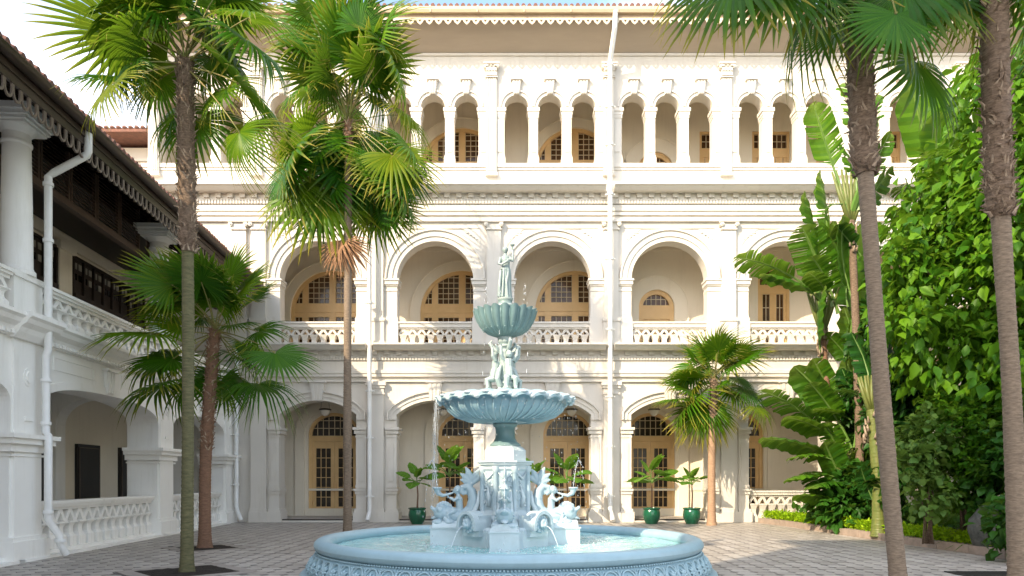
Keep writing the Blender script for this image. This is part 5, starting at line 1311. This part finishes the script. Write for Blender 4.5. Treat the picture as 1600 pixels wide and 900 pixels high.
hero(t, t3, Y3, [(327, 468, 322, 392, 'g'), (368, 470, 415, 415, 'g'), (270, 446, 203, 410, 'g'), (262, 478, 206, 498, 'g'), (240, 522, 150, 530, 'g'), (272, 560, 196, 570, 'g'), (258, 602, 180, 630, 'g'), (292, 562, 238, 606, 'g'), (302, 470, 268, 398, 'g'), (362, 508, 415, 500, 'g'),
    (402, 518, 450, 512, 'd'), (428, 550, 482, 595, 'd'), (385, 540, 398, 580, 'd'), (402, 598, 470, 632, 'd'), (378, 592, 405, 645, 'd'), (345, 592, 350, 650, 'd'), (350, 480, 352, 410, 'g'), (300, 590, 270, 650, 'd'), (320, 500, 270, 520, 'd'), (370, 560, 430, 580, 'd'), (250, 560, 205, 600, 'g'), (395, 470, 432, 440, 'g'), (290, 460, 240, 430, 'g'), (345, 465, 345, 398, 'g'), (285, 510, 225, 500, 'g'), (400, 545, 455, 570, 'g')], 7)
Y4 = 22.7; b4 = P(1112, 822, Y4); t4 = P(1115, 592, Y4)
t = palm('fan_palm', 'short fan palm with smooth tan trunk before the white pier', (b4.x, b4.y, 0), t4, [P(1112, 720, Y4)], .135, .10, M['barkt'], 1.3,
     crown(5, (84, 30), 'gg', 52, s0=.7, s1=.8), seed=4, fibmat='fibre')
hero(t, t4, Y4, [(1104, 562, 1080, 506, 'g'), (1125, 548, 1142, 505, 'g'), (1145, 570, 1197, 542, 'g'), (1075, 590, 1035, 578, 'g'), (1150, 590, 1185, 612, 'd'), (1062, 625, 1018, 625, 'g'), (1088, 625, 1035, 662, 'g'), (1105, 630, 1092, 685, 'g'), (1128, 632, 1142, 660, 'd'), (1180, 635, 1210, 665, 'y'),
    (1160, 605, 1190, 645, 'd'), (1130, 570, 1160, 558, 'y'), (1085, 575, 1060, 610, 'd'), (1112, 560, 1108, 512, 'g'), (1070, 640, 1045, 680, 'y'), (1150, 560, 1175, 520, 'g'), (1080, 610, 1028, 600, 'g'), (1100, 640, 1065, 685, 'y'), (1085, 560, 1062, 530, 'g'), (1140, 610, 1170, 640, 'g'), (1095, 600, 1055, 640, 'y'), (1125, 600, 1150, 590, 'g')], 8)
Y5 = 8.6; b5 = P(1407, 905, Y5); t5 = P(1336, -150, Y5)
t = palm('fan_palm', 'tall palm with leaning ringed grey trunk at right, crown above frame', (b5.x, b5.y, 0), t5, [P(1380, 640, Y5), P(1362, 400, Y5), P(1347, 180, Y5)], .098, .085, M['bark'], 2.95,
     crown(5, (85, 62), 'ggy', 66, s0=1.0, s1=1.1), seed=5, fr=.145)
hero(t, t5, Y5, [(1150, -50, 1150, 100, 'g'), (1215, -30, 1195, 95, 'd'), (1290, -5, 1248, 118, 'g'), (1308, 40, 1275, 118, 'd'), (1290, -60, 1225, 60, 'g'), (1412, -20, 1405, 95, 'd'), (1430, 92, 1425, 222, 'd'), (1472, -10, 1452, 80, 'g'), (1385, -40, 1385, 60, 'd'), (1400, 20, 1380, 120, 'd'), (1130, -80, 1110, 40, 'y'), (1250, -60, 1290, 60, 'd'), (1460, 0, 1500, 90, 'g')], 9)
Y6 = 8.5; b6 = P(1592, 905, Y6); t6 = P(1550, -190, Y6)
t = palm('fan_palm', 'tall palm with thick fibrous upper trunk at the right edge', (b6.x, b6.y, 0), t6, [P(1582, 640, Y6), P(1566, 380, Y6), P(1557, 180, Y6)], .105, .098, M['bark'], 3.95,
     crown(5, (82, 62), 'ygg', 71, s0=1.0, s1=1.1), seed=6, fr=.145)
hero(t, t6, Y6, [(1500, -60, 1485, 75, 'g'), (1520, -80, 1515, 50, 'd'), (1592, -50, 1605, 85, 'd'), (1615, -20, 1650, 100, 'g'), (1470, -50, 1445, 40, 'g'), (1560, -60, 1590, 40, 'd')], 10)

# ================================================================== BROAD LEAVED PLANTS
def broad_leaf(seed, mats, pet=.45, wid=.16, arch=.08, n=16, torn=.35, tipw=.25, name='leaf'):
    """unit length along +x, chord from origin to (1,0,0), arching up"""
    r = random.Random(seed); mb = MB(); uv = []
    def ctr(t): return Vector((t, 0, arch * 4 * t * (1 - t)))
    mb.tube([ctr(t * pet) for t in (0, .25, .5, .75, 1)], [.022, .017, .014, .012, .010], 5, 0); uv += [(0, .5)] * len(mb.v)
    mb.tube([ctr(pet + (1 - pet) * t * .97) for t in (0, .3, .6, 1)], [.010, .008, .005, .002], 4, 0); uv += [(0, 0)] * (len(mb.v) - len(uv))
    def W(u): return wid * (min(1, (u / .12)) ** .6) * (min(1, (1 - u) / tipw) ** .7 if u > 1 - tipw else 1) * (1 - .12 * u)
    for s in (-1, 1):
        tear = 0; lag = 0
        for i in range(n):
            u0, u1 = i / n, (i + 1) / n
            if r.random() < torn: tear = r.uniform(.006, .02); hang = r.uniform(.0, .5)
            else: tear = 0; hang = lag
            lag = hang; vs = []
            for (u, tt) in ((u0, tear), (u1, 0)):
                t = pet + (1 - pet) * u; c = ctr(t); w_ = W(u)
                for k_, q in enumerate((0, .35, .7, 1)):
                    fold = .30 * q * w_ - (.45 + hang) * q * q * w_ + .02 * sin(u * 40 + s) * q * wid * 3
                    vs.append(c + Vector((q * w_ * .35 + tt * q, s * q * w_ * (1 - .1 * hang), fold))); uv.append((u, q))
            mb.add(vs, [(j, j + 1, j + 5, j + 4) for j in range(3)], 1)
    mb.uv = uv; return mb.mesh(name, mats, 60, recalc=False)
BL = {}
for key, mt in (('b', 'banana'), ('k', 'bananad')):
    for s_ in range(4): BL[(key, s_)] = broad_leaf(40 + s_ + ord(key), [M['gstem'], M[mt]], (.42, .35, .5, .25)[s_], (.135, .16, .125, .18)[s_], (.05, .12, .16, .09)[s_], 22, (.35, .6, .5, .15)[s_])
PD = [broad_leaf(70 + s_, [M['gstem'], M['paddle']], .35, .23, .10 + .05 * s_, 12, .0, .45) for s_ in range(3)]
def place(parent, me, A, B, roll=0, wscale=1.0, name='leaf'):
    A = Vector(A); B = Vector(B); d = B - A; l_ = d.length; d.normalize(); up = Vector((0, 0, 1))
    z = up - d * up.dot(d)
    if z.length < .15: z = Vector((0, -1, 0)) - d * Vector((0, -1, 0)).dot(d)
    z.normalize(); y = z.cross(d); m3 = Matrix((d, y, z)).transposed() @ Matrix.Rotation(roll, 3, 'X')
    o_ = bpy.data.objects.new(name, me); COL.objects.link(o_); o_.parent = parent
    o_.matrix_local = Matrix.Translation(A - parent.location) @ m3.to_4x4() @ Matrix.Diagonal((l_, l_ * wscale, l_, 1)); return o_
def traveller(name, label, base, fan, Y, leaves, rtr=.10, seed=0, fan_h=.9, trunkmat='barkr', group='broad leaved tropical plants in the bed'):
    """base, fan: world points; leaves: (px0,py0,px1,py1,kind,variant,dY,roll,wscale)"""
    base = Vector(base); fan = Vector(fan); t = thing(name, label, 'plant', base, 0, group)
    mb, P_, Rd = trunk_mesh([Vector((0, 0, -.02)), (fan - base) * .5 + Vector((.05, 0, 0)), fan - base], rtr, rtr * .8, seed=seed); mb.build('trunk', M[trunkmat], t, 180)
    fb = MB(); r = random.Random(seed)
    for k_ in range(9):      # overlapping stalk bases spread in one plane
        a = (k_ - 4) * .085; c0 = fan - base + Vector((0, (k_ % 2) * .03, -.15)); d = Vector((sin(a), 0, cos(a)))
        fb.tube([c0, c0 + d * fan_h * .5 + Vector((sin(a) * .05, 0, 0)), c0 + d * fan_h], [.075, .055, .025], 7)
    fb.build('stalk_fan', M['fanbase'], t, 180)
    hs = MB()
    for k_ in range(26):
        a = r.uniform(0, 2 * pi); z = r.uniform(-.9, -.05); c0 = fan - base + Vector((rtr * cos(a), rtr * sin(a), z)); hs.tube([c0, c0 + Vector((.05 * cos(a), .05 * sin(a), .16))], [.045, .008], 5)
    hs.build('old_leaf_bases', M['fibrel'], t, 180)
    for (x0, y0, x1, y1, kd, v_, dy, roll, ws) in leaves:
        place(t, BL[(kd, v_)], P(x0, y0, Y), P(x1, y1, Y + dy), roll, ws)
    return t
Yt = 19.6
traveller('travellers_palm', 'tall plant with yellow green stalk fan behind the leaning grey trunk', (P(1345, 820, Yt).x, Yt, .1), P(1330, 345, Yt), Yt, [
    (1326, 330, 1270, 160, 'b', 0, -.3, .9, 1.0), (1332, 330, 1322, 130, 'b', 2, .2, .3, 1.2), (1326, 320, 1285, 335, 'b', 2, -.4, .5, 1.3), (1345, 330, 1392, 205, 'b', 0, .0, -1.1, .8),
    (1350, 340, 1390, 372, 'b', 1, -.3, -.6, 1.3), (1340, 330, 1365, 150, 'b', 0, .3, -.4, 1.2), (1335, 330, 1300, 215, 'b', 1, .5, .2, 1.1), (1342, 490, 1318, 335, 'b', 3, -.5, 1.4, .9), (1345, 400, 1305, 352, 'k', 3, -.5, .6, 1.3), (1350, 350, 1396, 262, 'k', 3, .1, -.8, 1.2), (1350, 560, 1362, 400, 'k', 3, .2, 1.5, .9)], .12, 1, 1.6, 'fibre')
traveller('travellers_palm', 'broad leaved plant with pale stalk fan reaching left in front of the arch', (P(1300, 830, 21.0).x, 21.0, .1), P(1285, 515, 21.0), 21.0, [
    (1282, 500, 1280, 268, 'b', 0, .2, 1.3, .9), (1278, 500, 1256, 300, 'b', 0, .0, 1.4, .9), (1290, 470, 1148, 402, 'b', 1, -.6, .5, 1.0), (1292, 480, 1188, 428, 'b', 3, -.5, -.3, 1.1), (1300, 480, 1252, 352, 'b', 1, -.4, .6, 1.5),
    (1310, 490, 1268, 400, 'b', 1, -.6, .3, 1.6), (1300, 470, 1262, 425, 'b', 3, -.8, .2, 1.3), (1322, 560, 1300, 345, 'b', 3, -.2, 1.4, 1.0), (1335, 560, 1342, 350, 'b', 3, .3, 1.5, .9), (1291, 575, 1290, 445, 'b', 3, -.6, 1.5, .9),
    (1325, 480, 1345, 400, 'b', 1, .2, -.5, 1.4), (1320, 590, 1352, 470, 'b', 3, .2, -1.2, 1.0), (1330, 640, 1318, 480, 'b', 3, .2, 1.5, .9), (1345, 650, 1375, 520, 'b', 3, .3, -1.3, .9), (1340, 580, 1290, 520, 'b', 3, -.2, .7, 1.1), (1310, 640, 1270, 560, 'b', 3, -.3, .8, 1.2), (1340, 480, 1372, 410, 'b', 1, .2, -.8, 1.2)], .11, 2, 1.5)
traveller('travellers_palm', 'low broad leaved plant with leaves arching left over the lime ground cover', (P(1330, 838, 19.8).x, 19.8, .1), P(1315, 740, 19.8), 19.8, [
    (1318, 720, 1187, 610, 'b', 1, -.5, .3, 1.1), (1318, 700, 1225, 652, 'b', 3, -.6, .2, 1.2), (1320, 730, 1186, 686, 'b', 3, -.3, .2, .9), (1320, 730, 1232, 718, 'b', 1, -.6, .2, 1.1), (1318, 750, 1226, 752, 'b', 3, -.7, .1, 1.0),
    (1320, 750, 1248, 742, 'b', 1, .2, .3, 1.0), (1325, 690, 1240, 572, 'b', 3, .1, .5, 1.2), (1330, 700, 1265, 598, 'b', 1, -.4, .6, 1.2), (1335, 700, 1315, 575, 'k', 3, .3, 1.2, 1.0), (1340, 700, 1345, 570, 'k', 3, .2, 1.4, 1.0),
    (1340, 740, 1400, 640, 'k', 1, .2, -.7, 1.0), (1335, 760, 1290, 660, 'b', 0, -.5, .8, 1.2), (1340, 780, 1280, 790, 'k', 1, -.8, .2, 1.3), (1345, 770, 1262, 765, 'b', 1, -.9, .1, 1.1), (1350, 800, 1395, 730, 'k', 3, -.5, -.5, 1.2), (1335, 660, 1270, 640, 'b', 3, -.3, .3, 1.1), (1330, 780, 1288, 690, 'b', 3, -.4, .9, 1.2), (1345, 760, 1330, 640, 'k', 3, .1, 1.4, 1.1), (1330, 800, 1240, 775, 'b', 3, -.6, .2, 1.1), (1345, 740, 1375, 660, 'b', 3, .2, -1.1, 1.1), (1320, 810, 1262, 740, 'k', 1, -.7, .5, 1.2), (1350, 690, 1320, 560, 'b', 3, .4, 1.3, .9), (1355, 800, 1340, 700, 'b', 1, -.3, 1.2, 1.1)], .09, 3, .9, 'gstem')
traveller('travellers_palm', 'plant with thick yellow green stem just behind the leaning grey trunk', (P(1373, 838, 17.3).x, 17.3, .1), P(1362, 640, 17.3), 17.3, [
    (1360, 640, 1330, 520, 'k', 3, .4, 1.1, 1.0), (1365, 640, 1400, 520, 'k', 1, .3, -.8, 1.1), (1368, 640, 1450, 590, 'k', 1, .3, -.3, 1.2), (1360, 630, 1305, 610, 'k', 1, -.2, .4, 1.2), (1365, 620, 1380, 470, 'k', 3, .6, 1.3, .9), (1372, 660, 1420, 660, 'k', 0, -.3, .3, 1.4), (1365, 700, 1430, 560, 'b', 0, .6, -1.0, .9), (1385, 800, 1392, 660, 'b', 3, .1, 1.4, .9), (1390, 810, 1418, 690, 'k', 3, .2, -1.2, .9), (1380, 790, 1440, 720, 'k', 1, -.2, -.4, 1.1), (1375, 700, 1400, 600, 'b', 3, .3, -1.3, .9), (1372, 800, 1345, 730, 'k', 3, -.2, 1.0, 1.1)], .15, 4, 1.0, 'fanbase')
traveller('travellers_palm', 'broad leaved plant rising between the tree foliage and the building at right', (P(1470, 800, 20.0).x, 20.0, .1), P(1465, 420, 20.0), 20.0, [
    (1470, 330, 1395, 294, 'k', 1, -.4, .3, 1.2), (1470, 360, 1388, 330, 'k', 3, -.3, .2, 1.1), (1480, 300, 1425, 130, 'b', 3, -.5, .9, 1.2), (1490, 330, 1462, 175, 'b', 3, -.8, .9, 1.3), (1490, 330, 1440, 240, 'b', 1, -1.0, .5, 1.3), (1500, 300, 1490, 150, 'b', 3, -.6, -1, 1.2), (1440, 600, 1400, 470, 'k', 3, .0, .8, 1.1)], .12, 5, 1.2)
# potted plants
def potted(label, px, Y, seed, pyl=742, spread=.55):
    b_ = P(px, 748 + F * 1.5 / Y, Y); t = thing('potted_plant', label, 'potted plant', (b_.x, Y, 0), 0, 'green glazed pots along the arcade'); r = random.Random(seed)
    p = MB(); p.lathe([(.19, 0), (.20, .03), (.27, .16), (.295, .30), (.28, .42), (.26, .47), (.285, .49), (.30, .515), (.30, .535), (.265, .54), (.25, .50), (.02, .49)], 32); p.build('pot', M['pot'], t, 50)
    s = MB(); s.lathe([(.25, .497), (.02, .51)], 20); s.build('soil', M['soil'], t)
    h_ = (748 - pyl) / F * Y + CAM_Z - .25
    s = MB(); s.tube([(0, 0, .48), (.02, 0, h_ * .7), (-.01, 0, h_)], [.03, .025, .02], 8); s.build('stem', M['barkr'], t, 180)
    for k_ in range(11):
        a = k_ * 2.4 + r.uniform(-.3, .3); el = r.uniform(-.15, .55) if k_ < 8 else 1.1; l_ = r.uniform(.8, 1.15) * spread * 1.35
        A = Vector((b_.x, Y, h_ - .05 - .03 * (k_ % 3))); place(t, PD[k_ % 3], A, A + Vector((cos(a) * cos(el), sin(a) * cos(el), sin(el))) * l_, r.uniform(-.4, .4), 1.25)
potted('potted plant farthest left, beside the paired pilasters', 652, 23.4, 1)
potted('potted plant behind the left dolphin of the fountain', 702, 23.3, 2, 728, .75)
potted('potted plant showing between the pedestal and the right dolphin', 838, 23.3, 3, 735, .55)
potted('potted plant behind the horn of the right dolphin', 886, 23.4, 4, 738, .72)
potted('potted plant in front of the glazed door left of the short palm', 1018, 23.4, 5, 738, .68)
potted('potted plant farthest right, just left of the tan palm trunk', 1081, 23.4, 6, 742, .5)

# ================================================================== BED, TREE AND UNDERSTORY
kl = [Vector(q) for q in ((8.35, 23.9), (8.6, 22.6), (8.72, 20.5), (8.85, 18), (9.0, 16), (9.25, 13.2), (9.5, 10.5), (9.8, 7), (10.1, 3))]
kb = thing('bed_kerb', 'low pinkish stone kerb curving along the planted bed', 'kerb')
kk = 0
for a, b_ in zip(kl, kl[1:]):
    d = (b_ - a); l_ = d.length; n_ = max(1, round(l_ / .9)); d.normalize(); nn_ = Vector((-d.y, d.x)) * -1
    if nn_.x < 0: nn_ = -nn_
    for i in range(n_):
        p0 = a + d * (l_ * i / n_ + .006); p1 = a + d * (l_ * (i + 1) / n_ - .006); s = MB(); q0 = p0 + nn_ * .26; q1 = p1 + nn_ * .26; h_ = .17 + R.uniform(-.004, .004)
        s.add([(p0.x, p0.y, -.03), (p1.x, p1.y, -.03), (q1.x, q1.y, -.03), (q0.x, q0.y, -.03), (p0.x, p0.y, h_), (p1.x, p1.y, h_), (q1.x, q1.y, h_), (q0.x, q0.y, h_)], [(0, 3, 2, 1), (4, 5, 6, 7), (0, 1, 5, 4), (1, 2, 6, 5), (2, 3, 7, 6), (3, 0, 4, 7)])
        s.build('kerb_stone', M['kerb'], kb)
sl = MB(); vs = [(p.x + .2, p.y) for p in kl] + [(16, 3), (16, 24.3), (9, 24.35)]
bedm = MB(); bedm.add([(x, y, .12) for x, y in vs], [tuple(range(len(vs)))]); tag(bedm.build('planting_soil', M['soil']), kind='structure')
wl = thing('garden_wall', 'white garden wall glimpsed behind the dense planting at right', 'wall')
s = MB(); s.box(14.5, 14.9, 2, 24.3, 0, 7.0); s.build('wall', M['white'], wl); s = MB(); s.box(14.35, 15.05, 2, 24.3, 7.0, 7.2); s.box(14.4, 14.5, 2, 24.3, 6.7, 6.85); s.box(14.42, 14.5, 2, 24.3, 3.3, 3.5); s.build('coping', M['white'], wl)

def leaves_np(pos, nrm, size, seed, aspect=.42, foldz=.12, name='leaf_mass', mat=None, droop=.5):
    """one folded leaf (4 triangles) per position; nrm = rough outward direction of growth"""
    rg = np.random.default_rng(seed); n_ = len(pos)
    d = nrm + rg.normal(0, .45, (n_, 3)); d[:, 2] -= droop; d /= np.linalg.norm(d, axis=1)[:, None]
    up = np.tile(np.array([0, 0, 1.0]), (n_, 1)) + rg.normal(0, .45, (n_, 3)) + nrm * .4
    s = np.cross(d, up); s /= np.linalg.norm(s, axis=1)[:, None] + 1e-9; u = np.cross(s, d)
    L_ = (size * (.45 + 1.0 * rg.random(n_) ** 1.3))[:, None]; W_ = L_ * aspect
    b_ = pos; mid = pos + d * L_ * .45 - u * L_ * foldz * .3; l_ = pos + d * L_ * .42 + s * W_ + u * L_ * foldz; r_ = pos + d * L_ * .42 - s * W_ + u * L_ * foldz; t = pos + d * L_ - u * L_ * foldz * 1.5
    def pt(a, b2, c2): return pos + d * L_ * a + s * W_ * b2 + u * L_ * c2
    V = np.stack([b_, pt(.18, .62, foldz * .6), pt(.2, 0, 0), pt(.18, -.62, foldz * .6), pt(.45, 1, foldz), pt(.48, 0, -foldz * .2), pt(.45, -1, foldz), pt(.75, .55, foldz * .1), pt(.76, 0, -foldz * .7), pt(.75, -.55, foldz * .1), t], 1).reshape(-1, 3); k_ = np.arange(n_)[:, None] * 11
    tri = [(0, 2, 1), (0, 3, 2), (1, 2, 5), (1, 5, 4), (2, 3, 6), (2, 6, 5), (4, 5, 8), (4, 8, 7), (5, 6, 9), (5, 9, 8), (7, 8, 10), (8, 9, 10)]
    Fc = np.concatenate([k_ + np.array([q]) for q in tri], 1).reshape(-1, 3)
    me = bpy.data.meshes.new(name); me.vertices.add(len(V)); me.vertices.foreach_set('co', V.astype(np.float32).ravel())
    me.loops.add(len(Fc) * 3); me.loops.foreach_set('vertex_index', Fc.astype(np.int32).ravel())
    me.polygons.add(len(Fc)); me.polygons.foreach_set('loop_start', np.arange(0, len(Fc) * 3, 3, dtype=np.int32)); me.polygons.foreach_set('loop_total', np.full(len(Fc), 3, dtype=np.int32))
    me.update(calc_edges=True); me.materials.append(mat); return me
def blob_positions(blobs, n_, seed, cl=14, inner=.72, clr=.16):
    """leaf clusters at twig ends near the surface of overlapping ellipsoids (centre, radii)"""
    rg = np.random.default_rng(seed); vol = np.array([b_[1][0] * b_[1][2] for b_ in blobs]); pr_ = vol / vol.sum(); P_ = []; N_ = []
    nc = n_ // cl; ch = rg.choice(len(blobs), nc, p=pr_)
    for c in ch:
        ctr, rad = blobs[c]; v = rg.normal(0, 1, 3); v /= np.linalg.norm(v); rr = inner + (1 - inner) * rg.random() ** .6 + rg.normal(0, .07)
        p = np.array(ctr) + v * np.array(rad) * rr; P_.append(p + rg.normal(0, clr, (cl, 3))); nn_ = v * .8 + rg.normal(0, .3, 3); N_.append(np.tile(nn_, (cl, 1)))
    return np.concatenate(P_), np.concatenate(N_)
def pxblob(px, py, Y, rpx, ry=None, k_=1.0):
    s_ = F / Y; c = P(px, py, Y); return ((c.x, c.y, c.z), (rpx / s_, (ry or rpx / s_ * .8), rpx / s_ * k_))
TR = thing('broadleaf_tree', 'dense bright green broadleaf tree filling the right edge', 'tree', (12.0, 16.5, 0))
blobs = [pxblob(1500, 430, 16.5, 95), pxblob(1440, 420, 16.2, 55), pxblob(1430, 500, 15.8, 52), pxblob(1560, 330, 16.5, 110), pxblob(1500, 300, 17, 60), pxblob(1590, 190, 16.5, 95), pxblob(1540, 150, 17, 55), pxblob(1600, 450, 15.5, 110),
         pxblob(1480, 560, 15.8, 70), pxblob(1560, 570, 15.5, 90), pxblob(1650, 300, 15, 120), pxblob(1650, 600, 15, 120), pxblob(1480, 370, 16.8, 60), pxblob(1450, 350, 17.3, 45), pxblob(1560, 690, 15.2, 60), pxblob(1405, 385, 16.6, 28), pxblob(1660, 130, 15.5, 100)]
pos, nr = blob_positions(blobs, 12500, 9, 24, .58, .25)
off = np.array([12.0, 16.5, 0]); me = leaves_np(pos - off, nr, .29, 10, .30, .10, 'crown', M['tree'], 1.0); tag(link('crown', me, TR), kind='stuff')
bmx = MB(); bmx.tube([(0, 0, 0), (.1, 0, 2.0), (-.1, .1, 4.0), (0, 0, 6.5)], [.22, .18, .14, .07], 10)
for b_ in blobs:
    c = Vector(b_[0]) - Vector(off); z0 = max(1.5, c.z - 1.6); bmx.tube([(0, 0, z0), (c.x * .55, c.y * .55, z0 + (c.z - z0) * .6), c], [.08, .055, .02], 7)
bmx.build('trunk', M['bark'], TR, 180)
def shrub(name, label, blobs_, n_, mat, size, seed, aspect=.4, droop=.3, cat='shrub', cl=9, clr=.08):
    b0 = blobs_[0][0]; base = Vector((b0[0], b0[1], .12)); t = thing(name, label, cat, base, 0, 'understory of the bed')
    pos, nr = blob_positions(blobs_, n_, seed, cl, .45, clr); me = leaves_np(pos - np.array(base), nr, size, seed, aspect, .1, 'foliage', M[mat], droop); tag(link('foliage', me, t), kind='stuff')
    s = MB(); r = random.Random(seed)
    for i in range(9):
        a = r.uniform(0, 2 * pi); b_ = blobs_[r.randrange(len(blobs_))]; c = Vector(b_[0]) - base; s.tube([(.1 * cos(a), .1 * sin(a), 0), (c.x * .4 + .1 * cos(a), c.y * .4, c.z * .5), c + Vector((.2 * cos(a), .2 * sin(a), 0))], [.02, .015, .006], 5)
    s.build('stems', M['fibre'], t, 180)
shrub('leafy_shrub', 'rounded shrub with olive tinged leaves between the two right trunks', [pxblob(1450, 690, 14.9, 42), pxblob(1435, 730, 14.7, 34), pxblob(1455, 770, 14.6, 34)], 1600, 'varieg', .15, 3, .45)
shrub('leafy_shrub', 'fine leaved mid green shrub below the broadleaf tree', [pxblob(1505, 680, 14.9, 58), pxblob(1540, 720, 14.5, 45), pxblob(1490, 640, 15.5, 40), pxblob(1500, 750, 14.9, 46)], 4600, 'tree', .13, 4, .4)
shrub('leafy_shrub', 'dark leafy shrub left of the leaning grey trunk', [pxblob(1320, 790, 19.2, 32), pxblob(1290, 790, 20.2, 24), pxblob(1350, 760, 19.4, 36), pxblob(1340, 700, 20.4, 36)], 2600, 'shrub', .26, 5, .3, .2)
shrub('leafy_shrub', 'deep green undergrowth behind the leaning grey trunk', [pxblob(1400, 660, 18, 45), pxblob(1390, 750, 17.4, 42), pxblob(1400, 590, 18.6, 40), pxblob(1370, 540, 19.5, 40), pxblob(1350, 620, 20, 40), pxblob(1430, 620, 17.5, 45), pxblob(1385, 480, 19.5, 30)], 6000, 'shrub', .24, 6, .28, .5)
shrub('leafy_shrub', 'shadowy foliage at the far right edge of the bed', [pxblob(1580, 760, 14, 60), pxblob(1640, 700, 13.6, 80), pxblob(1600, 820, 12.6, 50)], 3600, 'shrub', .18, 8, .4, .4)
# strap leaved clumps
def strap(seed, mat, n_=60, l_=.6, w_=.022):
    r = random.Random(seed); mb = MB(); uv = []
    for i in range(n_):
        a = r.uniform(0, 2 * pi); el = r.uniform(.5, 1.45); ll = l_ * r.uniform(.6, 1.1); d = Vector((cos(a), sin(a), 0)); sd_ = Vector((-sin(a), cos(a), 0)); vs = []; b0 = d * r.uniform(0, .08)
        for j in range(6):
            t = j / 5; c = b0 + d * ll * t * cos(el) + d * ll * .45 * t * t + Vector((0, 0, ll * (t * sin(el) - .62 * t ** 2.3))); w__ = w_ * (1 - t ** 2.5) + .001
            vs += [c - sd_ * w__, c + sd_ * w__]; uv += [(t, 1), (t, .5)]
        mb.add(vs, [(2 * j, 2 * j + 1, 2 * j + 3, 2 * j + 2) for j in range(5)])
    mb.uv = uv; return mb.mesh('strap_leaves', M[mat], 180, recalc=False)
ST = [strap(1, 'shrub', 90, .75, .026), strap(2, 'shrub', 90, .65, .03)]
spots = [(1440, 18 - 1.2), (1462, 16.0), (1485, 15.3), (1510, 14.8), (1532, 14.5), (1455, 15.2), (1478, 14.6), (1500, 14.1), (1525, 13.8), (1425, 16.9), (1410, 17.6), (1550, 13.6), (1345, 19.4), (1325, 20.2)]
names = ['leftmost of the clumps beneath the olive shrub', 'beneath the olive tinged shrub', 'below the fine leaved shrub', 'left of the boulder', 'behind the boulder', 'in front of the olive tinged shrub', 'in the front row left of the boulder', 'in the front row nearest the boulder', 'just before the boulder', 'right of the leaning trunk', 'close behind the leaning trunk', 'right of the boulder', 'left of the leaning trunk', 'behind the lime ground cover at the bed corner']
for i, (px, Y) in enumerate(spots):
    Y += .9; x = (px - 800) / F * Y + .25; t = thing('strap_leaf_plant', 'dark strap leaved clump ' + names[i], 'plant', (x, Y, .12), R.uniform(0, 6), 'strap leaved clumps'); link('leaves', ST[i % 2], t, None, None, R.uniform(.9, 1.2))
    s = MB(); s.lathe([(.06, 0), (.08, .05), (.03, .14)], 8); s.build('leaf_base', M['gstem'], t, 180)
# lime ground cover along the kerb
gp = []; gn = []; rg = np.random.default_rng(4)
for a, b_ in zip(kl[:-3], kl[1:-2]):
    n_ = int((b_ - a).length * 1100)
    for i in range(n_):
        t = rg.random(); p = a.lerp(b_, t); w_ = abs(rg.normal(0, .28)) + .12
        wob = .5 + .5 * mn.noise(Vector((p.x * 2 + w_, p.y * 1.3, 0)))
        gp.append((p.x + .02 + w_, p.y, .17 + .24 * rg.random() * (1 - .3 * w_) * (.5 + wob))); gn.append((-.5, -.3, .5))
me = leaves_np(np.array(gp), np.array(gn), .10, 6, .20, .1, 'ground_cover', M['lime'], .1); tag(link('ground_cover', me), 'low lime green leafy ground cover along the stone kerb', 'ground cover', kind='stuff')
gp = np.stack([rg.uniform(9.6, 14.3, 6000), rg.uniform(9, 24.2, 6000), rg.uniform(.12, .5, 6000)], 1)
me = leaves_np(gp, np.tile([0, -.3, .6], (6000, 1)), .22, 8, .3, .1, 'bed_undergrowth', M['shrub'], .1); tag(link('bed_undergrowth', me), 'dark green undergrowth covering the soil of the bed', 'undergrowth', kind='stuff')
# boulder
bo = MB(); bo.ball((0, 0, 0), (.36, .34, .46), 16); vs = []
for v in bo.v:
    p = Vector(v); vs.append(tuple(p * (1 + .28 * mn.noise(p * 2.6) + .08 * mn.noise(p * 8))))
bo.v = vs; q_ = P(1546, 800, 13.9); tag(bo.build('boulder', M['rock'], None, 60, (q_.x, q_.y, .50)), 'grey weathered boulder in the bed beside the right edge palm', 'rock')
# iron grate beside the right palm
gt = thing('floor_grate', 'dark iron floor grate in the paving at the foot of the right edge palm', 'grate', (8.05, 11.05, .004))
s = MB(); s.box(-1.1, 1.1, -.28, -.24, 0, .012); s.box(-1.1, 1.1, .24, .28, 0, .012); s.box(-1.1, -1.06, -.24, .24, 0, .012); s.box(1.06, 1.1, -.24, .24, 0, .012); s.build('frame', M['grate'], gt)
s = MB()
for i in range(34): s.box(-1.03 + i * .062, -1.0 + i * .062, -.24, .24, 0, .009)
s.box(-1.06, 1.06, -.24, .24, -.001, .001); s.build('bars', M['grate'], gt)
